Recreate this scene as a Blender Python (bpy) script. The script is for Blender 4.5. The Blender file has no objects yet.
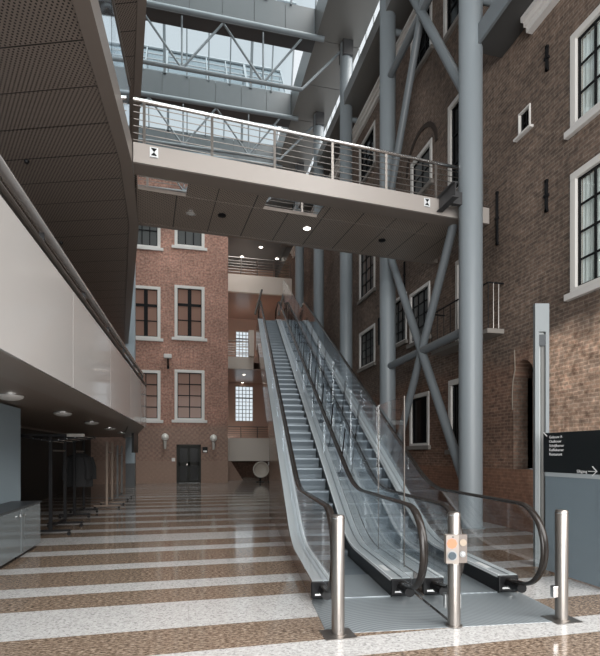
import bpy, math, random
from mathutils import Vector
random.seed(7)
S = bpy.context.scene
COL = S.collection
# ------------------------------------------------------------------ camera, world, light, exposure
H = 1.6
YAW = math.radians(13.124)
cam = bpy.data.cameras.new('camera'); camo = bpy.data.objects.new('camera', cam); COL.objects.link(camo)
camo.location = (0, 0, H); camo.rotation_euler = (math.pi/2, 0, -YAW)
cam.sensor_fit = 'HORIZONTAL'; cam.sensor_width = 36; cam.lens = 28.8; cam.shift_y = 0.21
cam.clip_end = 300
S.camera = camo
w = bpy.data.worlds.new('overcast_sky'); S.world = w; w.use_nodes = True
bg = w.node_tree.nodes['Background']; bg.inputs[0].default_value = (0.88, 0.935, 0.98, 1); bg.inputs[1].default_value = .9
S.view_settings.view_transform = 'Standard'; S.view_settings.look = 'None'
S.view_settings.gamma = 1; S.view_settings.use_curve_mapping = False
S.view_settings.exposure = 0.12
def light(name, typ, loc, rot, energy, col, **kw):
    l = bpy.data.lights.new(name, typ); l.energy = energy; l.color = col
    for k, v in kw.items(): setattr(l, k, v)
    o = bpy.data.objects.new(name, l); COL.objects.link(o); o.location = loc
    o.rotation_euler = Vector(rot).to_track_quat('-Z', 'Y').to_euler(); return o
light('overcast_sun', 'SUN', (0, 0, 30), (-.38, .50, -.78), 8.0, (1, .975, .94), angle=math.radians(75))
light('entrance_fill', 'AREA', (-2, -13, 5.5), (0, 1, .02), 4600, (1, .99, .97), shape='RECTANGLE', size=18, size_y=10)  # added fill behind the viewer, standing in for daylight from the entrance

# ------------------------------------------------------------------ coordinate helpers (x across the hall, y down the hall)
CA, SA = math.cos(YAW), math.sin(YAW)
def ray(u, v):
    X, Z = (u-300)/480, -(v-454)/480
    return Vector((X*CA+SA, -X*SA+CA, Z))
def onA(u, v, A):
    d = ray(u, v); k = A/d.x
    return (A, d.y*k, H+d.z*k)
def onB(u, v, B):
    d = ray(u, v); k = B/d.y
    return (d.x*k, B, H+d.z*k)

# ------------------------------------------------------------------ materials
MATS = {}
def mat(name, col, rough=.5, metal=0, emit=0, spec=None):
    if name in MATS: return MATS[name]
    m = bpy.data.materials.new(name); m.use_nodes = True
    b = m.node_tree.nodes['Principled BSDF']
    b.inputs['Base Color'].default_value = (*col, 1); b.inputs['Roughness'].default_value = rough
    b.inputs['Metallic'].default_value = metal
    if spec is not None: b.inputs['Specular IOR Level'].default_value = spec
    if emit:
        b.inputs['Emission Color'].default_value = (*col, 1); b.inputs['Emission Strength'].default_value = emit
    MATS[name] = m
    return m
class NT:
    def __init__(s, m): s.t = m.node_tree; s.b = s.t.nodes['Principled BSDF']; s.m = m
    def n(s, typ, **kw):
        o = s.t.nodes.new(typ)
        for k, v in kw.items():
            if k.startswith('i_'):
                key = k[2:]; key = int(key) if key.isdigit() else key.replace('_', ' ')
                o.inputs[key].default_value = v
            else: setattr(o, k, v)
        return o
    def l(s, a, b): s.t.links.new(a, b)
    def math(s, op, a, b=None, c=None):
        o = s.t.nodes.new('ShaderNodeMath'); o.operation = op
        for i, x in enumerate((a, b, c)):
            if x is None: continue
            if isinstance(x, (int, float)): o.inputs[i].default_value = x
            else: s.l(x, o.inputs[i])
        return o.outputs[0]
    def mix(s, f, a, b, typ='MIX'):
        o = s.t.nodes.new('ShaderNodeMix'); o.data_type = 'RGBA'; o.blend_type = typ
        for inp, x in ((o.inputs[0], f), (o.inputs[6], a), (o.inputs[7], b)):
            if isinstance(x, (int, float)): inp.default_value = x
            elif isinstance(x, tuple): inp.default_value = (*x, 1) if len(x) == 3 else x
            else: s.l(x, inp)
        return o.outputs[2]
    def ramp(s, f, stops, interp='LINEAR'):
        o = s.t.nodes.new('ShaderNodeValToRGB'); r = o.color_ramp; r.interpolation = interp
        while len(r.elements) < len(stops): r.elements.new(0.5)
        for e, (p, c) in zip(r.elements, stops):
            e.position = p; e.color = (*c, 1) if len(c) == 3 else c
        s.l(f, o.inputs[0]); return o.outputs[0]
def pos(nt):
    g = nt.n('ShaderNodeNewGeometry'); return g.outputs['Position']
def sep(nt, v):
    o = nt.n('ShaderNodeSeparateXYZ'); nt.l(v, o.inputs[0]); return o.outputs
def comb(nt, x, y, z=0.0):
    o = nt.n('ShaderNodeCombineXYZ')
    for i, k in enumerate((x, y, z)):
        if isinstance(k, (int, float)): o.inputs[i].default_value = k
        else: nt.l(k, o.inputs[i])
    return o.outputs[0]

def brick(name, axis, c1, c2, mortar, big=.5, patch=None, rough=.85, bump=.3, weather=None):
    m = mat(name, c1, rough); nt = NT(m)
    p = sep(nt, pos(nt)); h = p[1] if axis == 'x' else p[0]
    vec = comb(nt, h, p[2])
    bt = nt.n('ShaderNodeTexBrick', i_Scale=1.0, i_Mortar_Size=.012, i_Mortar_Smooth=.3, i_Bias=-.1)
    bt.inputs['Brick Width'].default_value = .23; bt.inputs['Row Height'].default_value = .072
    bt.inputs['Color1'].default_value = (*c1, 1); bt.inputs['Color2'].default_value = (*c2, 1); bt.inputs['Mortar'].default_value = (*mortar, 1)
    nz = nt.n('ShaderNodeTexNoise', i_Scale=6.0, i_Detail=4.0); nt.l(vec, nz.inputs['Vector'])
    # slightly wavy courses
    sc = nt.n('ShaderNodeVectorMath', operation='MULTIPLY_ADD'); nt.l(nz.outputs['Color'], sc.inputs[0]); sc.inputs[1].default_value = (.02, .02, 0); nt.l(vec, sc.inputs[2])
    nt.l(sc.outputs[0], bt.inputs['Vector'])
    lo = nt.n('ShaderNodeTexNoise', i_Scale=.55, i_Detail=6.0, i_Roughness=.65); nt.l(vec, lo.inputs['Vector'])
    f = nt.ramp(lo.outputs[0], [(.3, (1-big,)*3), (.7, (1+big*.6,)*3)])
    c = nt.mix(1.0, bt.outputs[0], f, 'MULTIPLY')
    fi = nt.n('ShaderNodeTexNoise', i_Scale=9.0, i_Detail=3.0); nt.l(vec, fi.inputs['Vector'])
    c = nt.mix(1.0, c, nt.ramp(fi.outputs[0], [(.3, (.62,)*3), (.7, (1.35,)*3)]), 'MULTIPLY')
    if patch: c = patch(nt, p, vec, c)
    nt.l(c, nt.b.inputs['Base Color'])
    bp = nt.n('ShaderNodeBump', i_Strength=bump, i_Distance=.02)
    hgt = nt.math('ADD', nt.math('MULTIPLY', bt.outputs['Fac'], -1.0), nt.math('MULTIPLY', fi.outputs[0], .8))
    nt.l(hgt, bp.inputs['Height']); nt.l(bp.outputs[0], nt.b.inputs['Normal'])
    return m

def step01(nt, x, a, b):     # smooth mask 0..1 between a and b
    o = nt.n('ShaderNodeMapRange'); nt.l(x, o.inputs[0]); o.inputs[1].default_value = a; o.inputs[2].default_value = b
    return o.outputs[0]

def right_patch(nt, p, vec, c):
    n = nt.n('ShaderNodeTexNoise', i_Scale=.9, i_Detail=5.0); nt.l(vec, n.inputs['Vector'])
    wob = nt.math('MULTIPLY', nt.math('SUBTRACT', n.outputs[0], .5), 1.2)
    # redder, barer brick of the lower part of the wall
    low = nt.math('SUBTRACT', 1.0, step01(nt, nt.math('ADD', p[2], wob), 3.6, 4.0))
    c = nt.mix(nt.math('MULTIPLY', low, .45), c, nt.mix(1.0, c, (1.35, .92, .74), 'MULTIPLY'))
    # worn pale lime covered field near the sign
    near = nt.math('SUBTRACT', 1.0, step01(nt, nt.math('ADD', p[1], wob), 7.9, 8.4))
    f = nt.math('MULTIPLY', low, near)
    v = nt.n('ShaderNodeTexNoise', i_Scale=5.0, i_Detail=8.0, i_Roughness=.7); nt.l(vec, v.inputs['Vector'])
    pale = nt.ramp(v.outputs[0], [(.34, (.20, .14, .105)), (.48, (.42, .33, .265)), (.66, (.60, .50, .42))])
    k = nt.n('ShaderNodeVectorMath', operation='MULTIPLY'); nt.l(nt.mix(1.0, pale, c, 'MULTIPLY'), k.inputs[0]); k.inputs[1].default_value = (8.0, 11.0, 13.5)
    c = nt.mix(nt.math('MULTIPLY', f, .95), c, nt.mix(.72, pale, k.outputs[0]))
    # red brick plinth
    pl = nt.math('LESS_THAN', p[2], 1.28)
    c = nt.mix(nt.math('MULTIPLY', pl, .75), c, nt.mix(.7, nt.mix(1.0, c, (1.6, 1.3, 1.1), 'MULTIPLY'), (.20, .105, .07)))
    return c
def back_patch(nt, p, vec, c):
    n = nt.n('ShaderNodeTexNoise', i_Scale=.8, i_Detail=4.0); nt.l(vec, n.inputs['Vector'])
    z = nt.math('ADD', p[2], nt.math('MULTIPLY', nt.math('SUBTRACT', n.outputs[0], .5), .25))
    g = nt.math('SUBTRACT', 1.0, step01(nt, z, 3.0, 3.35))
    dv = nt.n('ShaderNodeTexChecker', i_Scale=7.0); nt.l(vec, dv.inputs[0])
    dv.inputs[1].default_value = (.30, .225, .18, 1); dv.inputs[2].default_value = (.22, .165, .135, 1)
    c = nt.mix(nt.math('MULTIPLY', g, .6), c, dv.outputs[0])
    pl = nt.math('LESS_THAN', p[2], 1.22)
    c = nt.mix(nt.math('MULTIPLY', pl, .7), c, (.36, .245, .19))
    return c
M_BR = brick('right_wall_brick', 'x', (.19, .128, .098), (.12, .084, .066), (.22, .175, .14), .45, right_patch)
M_BRY = brick('niche_brick', 'y', (.17, .10, .07), (.12, .075, .055), (.15, .12, .095), .4)
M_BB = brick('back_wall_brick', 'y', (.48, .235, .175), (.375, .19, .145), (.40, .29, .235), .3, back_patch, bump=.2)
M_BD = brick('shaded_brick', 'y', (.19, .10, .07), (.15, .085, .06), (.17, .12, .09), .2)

def floor_mat():
    m = mat('terrazzo_floor', (.4,)*3, .1); nt = NT(m); P = pos(nt); p = sep(nt, P)
    f = nt.math('DIVIDE', nt.math('FLOORED_MODULO', nt.math('SUBTRACT', p[1], 4.559), 4.61), 4.61)
    W, K = (1, 1, 1), (0, 0, 0)
    e = [0, .8, 1.335, 1.715, 2.49, 2.84, 3.65, 4.03]
    msk = nt.ramp(f, [(x/4.61, W if i % 2 == 0 else K) for i, x in enumerate(e)], 'CONSTANT')
    v1 = nt.n('ShaderNodeTexVoronoi', i_Scale=58.0); nt.l(P, v1.inputs['Vector'])
    n1 = nt.n('ShaderNodeTexNoise', i_Scale=42.0, i_Detail=3.0, i_Roughness=.7)
    st = nt.n('ShaderNodeVectorMath', operation='MULTIPLY'); nt.l(P, st.inputs[0]); st.inputs[1].default_value = (.55, 1.3, 1); nt.l(st.outputs[0], n1.inputs['Vector'])
    br = nt.ramp(n1.outputs[0], [(.34, (.06, .042, .032)), (.46, (.16, .115, .085)), (.56, (.27, .205, .155)), (.70, (.50, .41, .33))])
    gv = sep(nt, v1.outputs['Color'])[0]
    wh = nt.ramp(gv, [(0, (.18, .18, .185)), (.22, (.38, .375, .37)), (.6, (.48, .478, .478)), (1, (.57, .572, .575))])
    wh = nt.mix(.35, wh, nt.ramp(n1.outputs[0], [(.35, (.35, .34, .33)), (.62, (.72, .70, .68))]))
    c = nt.mix(msk, br, wh)
    # fine joints between slabs
    jx = nt.math('LESS_THAN', nt.math('FLOORED_MODULO', p[0], 1.21), .006)
    c = nt.mix(nt.math('MULTIPLY', jx, .25), c, (.2, .18, .16))
    nt.l(c, nt.b.inputs['Base Color'])
    n2 = nt.n('ShaderNodeTexNoise', i_Scale=2.0, i_Detail=2.0); nt.l(P, n2.inputs['Vector'])
    r = nt.n('ShaderNodeMapRange'); nt.l(n2.outputs[0], r.inputs[0]); r.inputs[3].default_value = .07; r.inputs[4].default_value = .14
    nt.l(r.outputs[0], nt.b.inputs['Roughness'])
    return m
M_FLOOR = floor_mat()

def perf_mat(name, col, ang=0, seam=None, off=0, sp=.05, hole=(.012, .010, .009)):
    m = mat(name, col, .42, .1); nt = NT(m)
    P = pos(nt)
    rt = nt.n('ShaderNodeVectorRotate', rotation_type='Z_AXIS'); nt.l(P, rt.inputs['Vector']); rt.inputs['Angle'].default_value = ang
    r45 = nt.n('ShaderNodeVectorRotate', rotation_type='Z_AXIS'); nt.l(rt.outputs[0], r45.inputs['Vector']); r45.inputs['Angle'].default_value = math.pi/4
    q = sep(nt, r45.outputs[0])
    def cell(x): return nt.math('SUBTRACT', nt.math('FLOORED_MODULO', nt.math('DIVIDE', x, sp), 1.0), .5)
    a, b = cell(q[0]), cell(q[1])
    d = nt.math('SQRT', nt.math('ADD', nt.math('MULTIPLY', a, a), nt.math('MULTIPLY', b, b)))
    h = nt.math('LESS_THAN', d, .27)
    c = nt.mix(h, col, hole)
    if seam:
        qq = sep(nt, rt.outputs[0])
        k = nt.math('LESS_THAN', nt.math('FLOORED_MODULO', nt.math('ADD', qq[seam[0]], off), seam[1]), .022)
        c = nt.mix(k, c, (.02, .016, .014))
    nt.l(c, nt.b.inputs['Base Color'])
    return m
BRN = (.235, .195, .168)
M_PERF = perf_mat('perforated_brown_panel', BRN, math.radians(19.3), (1, .75), .18)
M_PERFB = perf_mat('perforated_bridge_panel', (.30, .25, .212), math.radians(-4.7), (0, .80), .2)
M_BRNP = mat('brown_grey_metal', (.215, .18, .157), .38, .1)
M_BEIGE = mat('beige_panel', (.40, .362, .335), .35)
M_BEIGE2 = mat('gallery_fascia_cream', (.80, .72, .64), .5)
M_WHT = mat('glossy_parapet_panel', (.44, .42, .405), .09, 0, 0, .6)
M_STEEL = mat('brushed_stainless', (.29, .268, .25), .33, .9)
M_STEELB = mat('bright_stainless', (.75, .74, .73), .22, 1)
M_DSTEEL = mat('dark_bronze_steel', (.16, .14, .125), .3, .7)
M_COLM = mat('blue_grey_painted_steel', (.245, .278, .30), .42)
M_COLD = mat('blue_grey_brace_paint', (.185, .208, .225), .42)
M_GUT = mat('grey_roof_panel', (.088, .10, .107), .5)
M_GUTS = mat('grey_roof_soffit', (.20, .195, .185), .35, .3)
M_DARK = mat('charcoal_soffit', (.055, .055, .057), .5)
M_BLACK = mat('black_plastic', (.008, .008, .009), .35, 0, 0, .25)
M_RUB = mat('handrail_rubber', (.020, .016, .014), .25, 0, 0, .4)
M_DECK = mat('anodised_deck', (.56, .60, .62), .32, .3)
M_STEP = mat('step_aluminium', (.165, .195, .22), .4, .3)
M_STEPD = mat('step_dark_edge', (.05, .055, .06), .5)
M_CLAD = mat('bronze_mirror_cladding', (.30, .235, .20), .16, .8)
M_WIN = mat('white_window_paint', (.70, .68, .65), .5)
M_SILL = mat('stone_sill', (.24, .22, .20), .7)
M_SILLW = mat('pale_stone_sill', (.66, .64, .62), .6)
M_IRON = mat('black_iron', (.008, .008, .009), .5, 0, 0, .2)
M_MUNT = mat('dark_glazing_bar', (.008, .008, .009), .6, 0, 0, .2)
M_WALLL = mat('blue_grey_wall_paint', (.27, .335, .375), .6)
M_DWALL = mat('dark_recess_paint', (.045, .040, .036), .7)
M_CEIL = mat('mezzanine_soffit_board', (.21, .165, .135), .4)
M_DOME = mat('opal_lamp_glass', (.62, .60, .58), .3)
M_SOFP = mat('pinkish_soffit', (.42, .28, .225), .3)
M_GRYS = mat('grey_blue_soffit', (.16, .175, .185), .3)
M_LAMP = mat('lamp_glow', (1, .93, .82), .5, 0, 7)
M_CURT = mat('white_curtain', (.88, .88, .86), .9)
M_CAB = mat('cabinet_glossy_grey', (.24, .28, .30), .07, .5)
M_CABT = mat('cabinet_top_grey', (.05, .055, .06), .4)
M_GREYP = mat('sign_grey_panel', (.20, .25, .285), .12)
M_SIGNP = mat('sign_post_grey', (.175, .195, .205), .5)
M_SIGNK = mat('sign_black', (.013, .016, .018), .3)
M_TXT = mat('white_lettering', (.8, .8, .8), .5)
M_ORG = mat('orange_sticker', (.62, .20, .11), .6)
M_TILE = mat('floor_plate_metal', (.34, .375, .40), .35, .3)

def plate_rings():
    nt = NT(M_TILE); P = pos(nt)
    wv = nt.n('ShaderNodeTexWave', wave_type='RINGS', rings_direction='Z', i_Scale=7.0)
    mp = nt.n('ShaderNodeMapping'); nt.l(P, mp.inputs[0]); mp.inputs[1].default_value = (-1.9, -3.3, 0); nt.l(mp.outputs[0], wv.inputs[0])
    nt.l(nt.ramp(wv.outputs['Fac'], [(.2, (.20, .225, .245)), (.8, (.32, .355, .375))]), nt.b.inputs['Base Color'])
plate_rings()
def glass(name, tint, refl=1.0, rough=.02, ior=1.5):
    m = bpy.data.materials.new(name); m.use_nodes = True; t = m.node_tree; t.nodes.remove(t.nodes['Principled BSDF'])
    tr = t.nodes.new('ShaderNodeBsdfTransparent'); tr.inputs[0].default_value = (*tint, 1)
    gl = t.nodes.new('ShaderNodeBsdfGlossy'); gl.inputs['Roughness'].default_value = rough; gl.inputs[0].default_value = (.95, .97, 1, 1)
    lw = t.nodes.new('ShaderNodeLayerWeight'); lw.inputs[0].default_value = .5
    pw = t.nodes.new('ShaderNodeMath'); pw.operation = 'POWER'; pw.inputs[1].default_value = 4.0
    mu = t.nodes.new('ShaderNodeMath'); mu.operation = 'MULTIPLY_ADD'; mu.inputs[1].default_value = .7*refl; mu.inputs[2].default_value = .045*refl; mu.use_clamp = True
    mx = t.nodes.new('ShaderNodeMixShader')
    L = t.links.new
    L(lw.outputs['Facing'], pw.inputs[0]); L(pw.outputs[0], mu.inputs[0]); L(mu.outputs[0], mx.inputs[0]); L(tr.outputs[0], mx.inputs[1]); L(gl.outputs[0], mx.inputs[2])
    L(mx.outputs[0], t.nodes['Material Output'].inputs[0])
    MATS[name] = m; return m
G_BAL = glass('balustrade_glass', (.95, .965, .97), .9)
G_ROOF = glass('roof_glass', (.72, .78, .80), 1.0, .1)
G_WIN = glass('window_glass', (.93, .96, .96), .9)
M_PANEP = mat('pane_brick_reflection_tint', (.30, .18, .14), .2, 0, 0, .12)  # pink base colour paints in the brick facade reflected by the back wall panes
M_PANED = mat('pane_over_dark_interior', (.007, .007, .007), .15, 0, 0, .05)
M_PANEG = mat('pane_over_grey_blind', (.12, .125, .125), .12, 0, 0, .15)

# ------------------------------------------------------------------ mesh builder
class MB:
    def __init__(s): s.v = []; s.f = []
    def add(s, vs, fs):
        k = len(s.v); s.v += [tuple(x) for x in vs]; s.f += [tuple(i+k for i in f) for f in fs]; return s
    def box(s, x0, x1, y0, y1, z0, z1):
        return s.hexa([(x0, y0), (x1, y0), (x1, y1), (x0, y1)], z0, z1)
    def hexa(s, poly, z0, z1):
        n = len(poly)
        a = sum(poly[i][0]*poly[(i+1) % n][1]-poly[(i+1) % n][0]*poly[i][1] for i in range(n))
        if a < 0: poly = poly[::-1]
        vs = [(x, y, z0) for x, y in poly]+[(x, y, z1) for x, y in poly]
        fs = [tuple(range(n-1, -1, -1)), tuple(range(n, 2*n))]+[(i, (i+1) % n, n+(i+1) % n, n+i) for i in range(n)]
        return s.add(vs, fs)
    def prism(s, pts, d):
        n = len(pts); pts = [Vector(p) for p in pts]; d = Vector(d)
        nrm = Vector((0, 0, 0))
        for i in range(n): nrm += pts[i].cross(pts[(i+1) % n])
        if nrm.dot(d) < 0: pts = pts[::-1]
        vs = pts+[p+d for p in pts]
        fs = [tuple(range(n-1, -1, -1)), tuple(range(n, 2*n))]+[(i, (i+1) % n, n+(i+1) % n, n+i) for i in range(n)]
        return s.add(vs, fs)
    def tube(s, pts, r, n=12, closed=False, flat=None):
        pts = [Vector(p) for p in pts]; vs = []; fs = []; m = len(pts); up0 = None
        for i, p in enumerate(pts):
            t = (pts[min(i+1, m-1)]-pts[max(i-1, 0)]).normalized()
            ref = flat if flat is not None else (Vector((0, 0, 1)) if abs(t.z) < .95 else Vector((1, 0, 0)))
            a = t.cross(Vector(ref)).normalized(); b = a.cross(t).normalized()
            if up0 is not None and b.dot(up0) < 0: a, b = -a, -b
            up0 = b
            ra, rb = r if isinstance(r, tuple) else (r, r)
            for k in range(n):
                an = 2*math.pi*k/n
                vs.append(p+a*math.cos(an)*ra+b*math.sin(an)*rb)
        for i in range(m-1):
            for k in range(n):
                fs.append((i*n+k, i*n+(k+1) % n, (i+1)*n+(k+1) % n, (i+1)*n+k))
        fs.append(tuple(range(n-1, -1, -1))); fs.append(tuple((m-1)*n+k for k in range(n)))
        return s.add(vs, fs)
    def bar(s, p, q, wdt, hgt, up=(0, 0, 1)):
        p, q = Vector(p), Vector(q); t = (q-p).normalized(); up = Vector(up)
        if abs(t.dot(up)) > .95: up = Vector((0, 1, 0))
        a = t.cross(up).normalized()*wdt/2; b = a.cross(t).normalized()*hgt/2
        return s.prism([p-a-b, p+a-b, p+a+b, p-a+b], q-p)
    def lathe(s, c, prof, n=24, axis='z'):
        vs = []; fs = []
        for r, z in prof:
            for k in range(n):
                an = 2*math.pi*k/n; x, y = r*math.cos(an), r*math.sin(an)
                if axis == 'z': vs.append((c[0]+x, c[1]+y, c[2]+z))
                elif axis == 'y': vs.append((c[0]+x, c[1]-z, c[2]+y))
                else: vs.append((c[0]-z, c[1]+x, c[2]+y))
        m = len(prof)
        for i in range(m-1):
            for k in range(n): fs.append((i*n+k, i*n+(k+1) % n, (i+1)*n+(k+1) % n, (i+1)*n+k))
        fs.append(tuple(range(n-1, -1, -1))); fs.append(tuple((m-1)*n+k for k in range(n)))
        return s.add(vs, fs)
    def build(s, name, m, parent=None, smooth=False, bevel=0):
        o3 = world_loc(parent) if parent else Vector((0, 0, 0))
        me = bpy.data.meshes.new(name)
        me.from_pydata([tuple(Vector(v)-o3) for v in s.v], [], s.f); me.validate(); me.update()
        if m: me.materials.append(m)
        if smooth:
            me.polygons.foreach_set('use_smooth', [True]*len(me.polygons))
            try: me.set_sharp_from_angle(angle=math.radians(35))
            except Exception: pass
        o = bpy.data.objects.new(name, me); COL.objects.link(o)
        if parent: o.parent = parent
        if bevel:
            bm = o.modifiers.new('bevel', 'BEVEL'); bm.width = bevel; bm.segments = 2; bm.limit_method = 'ANGLE'
        return o
def world_loc(o):
    v = Vector((0, 0, 0))
    while o: v += o.location; o = o.parent
    return v
def tag(o, label, cat, group=None, kind=None):
    o['label'] = label; o['category'] = cat
    if group: o['group'] = group
    if kind: o['kind'] = kind
    return o
def thing(name, label, cat, loc=(0, 0, 0), group=None, kind=None):
    o = bpy.data.objects.new(name, None); COL.objects.link(o); o.location = loc; o.empty_display_size = .2
    return tag(o, label, cat, group, kind)
KIDS = {}
def copy_tree(o, dloc=(0, 0, 0), parent=None):
    c = o.copy(); COL.objects.link(c)
    c.location = o.location+Vector(dloc)
    if parent: c.parent = parent
    for ch in list(o.children): copy_tree(ch, (0, 0, 0), c)
    return c

# ================================================================== STRUCTURE
fl = MB().box(-5.2, 6.8, -3, 27.2, -.2, 0).box(2.19, 6.8, 27.2, 38.3, -.2, 0).build('floor', M_FLOOR)
tag(fl, 'polished terrazzo floor in white and brown stripes', 'floor', kind='structure')

def wall_holes(mb, to3, h0, h1, z0, z1, holes, depth, dvec):
    """front face with rectangular holes and their reveals; to3(h, z) gives a point, dvec points into the wall"""
    hs = sorted({h0, h1, *[k for a in holes for k in a[:2] if h0 < k < h1]}); zs = sorted({z0, z1, *[k for a in holes for k in a[2:] if z0 < k < z1]})
    d = Vector(dvec)*depth
    for i in range(len(hs)-1):
        for j in range(len(zs)-1):
            hc, zc = (hs[i]+hs[i+1])/2, (zs[j]+zs[j+1])/2
            if any(a[0] < hc < a[1] and a[2] < zc < a[3] for a in holes): continue
            q = [to3(hs[i], zs[j]), to3(hs[i+1], zs[j]), to3(hs[i+1], zs[j+1]), to3(hs[i], zs[j+1])]
            mb.prism(q, d)
def window(n, label, axis, base, h0, h1, z0, z1, pane, fmat=None, nv=1, nh=1, mw=.03, fw=.10, depth=.12, thick=None, sillm=None, sill=.12, curtain=False, d=1, sash=None, sill_over=.08, kind=True):
    """window in a wall. axis 'x': wall plane x=base, h along y. axis 'y': wall plane y=base, h along x. d=+1: wall interior toward +axis"""
    def T(h, z, dd): return (base+dd*d, h, z) if axis == 'x' else (h, base+dd*d, z)
    def B(mb, a, b, c, e, f, g):
        p, q = T(a, c, f), T(b, e, g)
        return mb.box(min(p[0], q[0]), max(p[0], q[0]), min(p[1], q[1]), max(p[1], q[1]), min(p[2], q[2]), max(p[2], q[2]))
    t = thing('window_%d' % n, label, 'window', T((h0+h1)/2, z0, 0), kind='structure')
    fm = MB()
    B(fm, h0, h1, z1-fw, z1, -.03, depth); B(fm, h0, h1, z0, z0+fw*.6, -.03, depth)
    B(fm, h0, h0+fw, z0+fw*.6, z1-fw, -.03, depth); B(fm, h1-fw, h1, z0+fw*.6, z1-fw, -.03, depth)
    fm.build('window_frame', fmat or M_WIN, t, bevel=.01)
    a, b, c, e = h0+fw, h1-fw, z0+fw*.6, z1-fw
    B(MB(), a, b, c, e, depth*.55, depth*.55+.01).build('pane', pane, t)
    g = MB()
    for i in range(1, nv+1):
        x = a+(b-a)*i/(nv+1); B(g, x-mw/2, x+mw/2, c, e, depth*.55-.03, depth*.55)
    for i in range(1, nh+1):
        x = c+(e-c)*i/(nh+1); B(g, a, b, x-mw/2, x+mw/2, depth*.55-.025, depth*.55)
    sm = .035
    B(g, a, a+sm, c, e, depth*.55-.04, depth*.55); B(g, b-sm, b, c, e, depth*.55-.04, depth*.55); B(g, a, b, c, c+sm, depth*.55-.035, depth*.55); B(g, a, b, e-sm, e, depth*.55-.035, depth*.55)
    if sash:   # heavier middle bars
        for q in sash:
            if q[0] == 'v': x = a+(b-a)*q[1]; B(g, x-q[2]/2, x+q[2]/2, c, e, depth*.55-.045, depth*.55)
            else: x = c+(e-c)*q[1]; B(g, a, b, x-q[2]/2, x+q[2]/2, depth*.55-.046, depth*.55)
    g.build('glazing_bars', M_MUNT, t)
    B(MB(), h0-sill_over, h1+sill_over, z0-sill, z0, -.09, depth).build('window_sill', sillm or M_SILL, t, bevel=.01)
    if curtain:
        cm = MB(); n_ = 60; dd0 = depth*.55+.07
        vs = []; fs = []
        for i in range(n_+1):
            h = a+(b-a)*i/n_; o = .02*math.sin(i*1.35)+.008*math.sin(i*.53)
            for zz, k in ((c, 1), ((c+e)/2, .9), (e, .6)): vs.append(T(h, zz, dd0+o*k))
            for zz, k in ((c, 1), ((c+e)/2, .9), (e, .6)): vs.append(T(h, zz, dd0+.006+o*k))
        for i in range(n_):
            for j in (0, 1):
                fs.append((i*6+j, (i+1)*6+j, (i+1)*6+j+1, i*6+j+1)); fs.append((i*6+3+j, i*6+4+j, (i+1)*6+4+j, (i+1)*6+3+j))
        cm.add(vs, fs).build('curtain', M_CURT, t, True)
    return t

# ---- right wall (plane x = 6.8), holes for windows
RW = 6.8
def zu(u, v): p = onA(u, v, RW); return p[2]
def yu(u): return onA(u, 454, RW)[1]
RWIN = []   # (label, u_far, u_near or width, ztop, zbot, pane, kw)
def rwin(label, u0, v0, v1, w, pane, **kw):
    y1 = yu(u0); y0 = y1-w
    RWIN.append((label, y0, y1, zu(u0, v1), zu(u0, v0), pane, kw))
rwin('white framed window with pale curtains high on the right brick wall, upper of two by the picture edge', 571, 37, 131, 1.35, G_WIN, nv=2, nh=2, fw=.13, curtain=True, sillm=M_SILLW, mw=.035)
rwin('white framed window with pale curtains on the right brick wall, directly above the information sign', 571, 175, 294, 1.35, G_WIN, nv=2, nh=3, fw=.13, curtain=True, sillm=M_SILLW, mw=.035)
rwin('tiny square window with dark panes on the right brick wall', 519, 115, 138, .36, M_PANED, nv=1, nh=1, fw=.035, sillm=M_SILLW, sill=.05, mw=.02)
rwin('tall white framed window on the right wall above the bridge end, behind the big column', 448.5, 108, 200, 1.35, M_PANED, nv=1, nh=2, fw=.13)
rwin('white framed window under a round brick arch, seen through the bridge railing', 411, 165, 204, 1.35, M_PANEG, nv=1, nh=1, fw=.12)
rwin('white framed window with dark lattice panes under the bridge on the right brick wall', 410, 295, 345, 1.30, M_PANEG, nv=2, nh=3, fw=.10)
rwin('white framed dark window at ground level behind the foot of the crossed braces', 410, 396, 446, 1.25, M_PANED, nv=0, nh=0, fw=.12)
rwin('tall pale framed window at ground level behind the big front column', 449, 381, 450, 1.30, M_PANED, nv=0, nh=0, fw=.14)
rwin('pale framed french window behind the small iron balcony', 456, 262, 348, 1.05, M_PANEG, nv=1, nh=2, fw=.12)
rwin('small white framed lattice window on the far right wall, lower of two beside the second column', 359.5, 334, 370, 1.7, M_PANEG, nv=2, nh=3, fw=.12)
rwin('white framed lattice window on the far right wall, just below the bridge beside the second column', 359.5, 250, 302, 1.7, M_PANEG, nv=2, nh=3, fw=.12)
rwin('white framed window at the top of the right wall between the upper crossed braces', 411, 35, 82, 1.35, M_PANED, nv=2, nh=2, fw=.12)
rwin('white framed window at the very top of the right wall beside the big column', 444, -28, 42, 1.2, M_PANED, nv=1, nh=2, fw=.12)
rwin('white framed window on the far right wall just above the bridge railing', 359.5, 148, 188, 1.7, M_PANED, nv=2, nh=3, fw=.12)
rwin('narrow white framed window on the far right wall behind the second column, in line with the lattice panes under the bridge', 391.5, 303, 348, 1.2, M_PANEG, nv=2, nh=3, fw=.1)
ny0, ny1 = yu(533.5), yu(513)      # arched niche
nzt, nzs, nzb = zu(523, 360), zu(523, 378), 1.28
holes = [(a[1], a[2], a[3], a[4]) for a in RWIN]+[(ny0, ny1, nzb, nzt)]
mb = MB(); wall_holes(mb, lambda h, z: (RW, h, z), 2.5, 38.3, 0, 15.4, holes, .35, (1, 0, 0))
o = mb.build('wall_right', M_BR); tag(o, 'old dark brown brick facade along the right side of the hall', 'wall', kind='structure')
for i, a in enumerate(RWIN):
    window(i+1, a[0], 'x', RW, a[1], a[2], a[3], a[4], a[5], **a[6])
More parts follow.
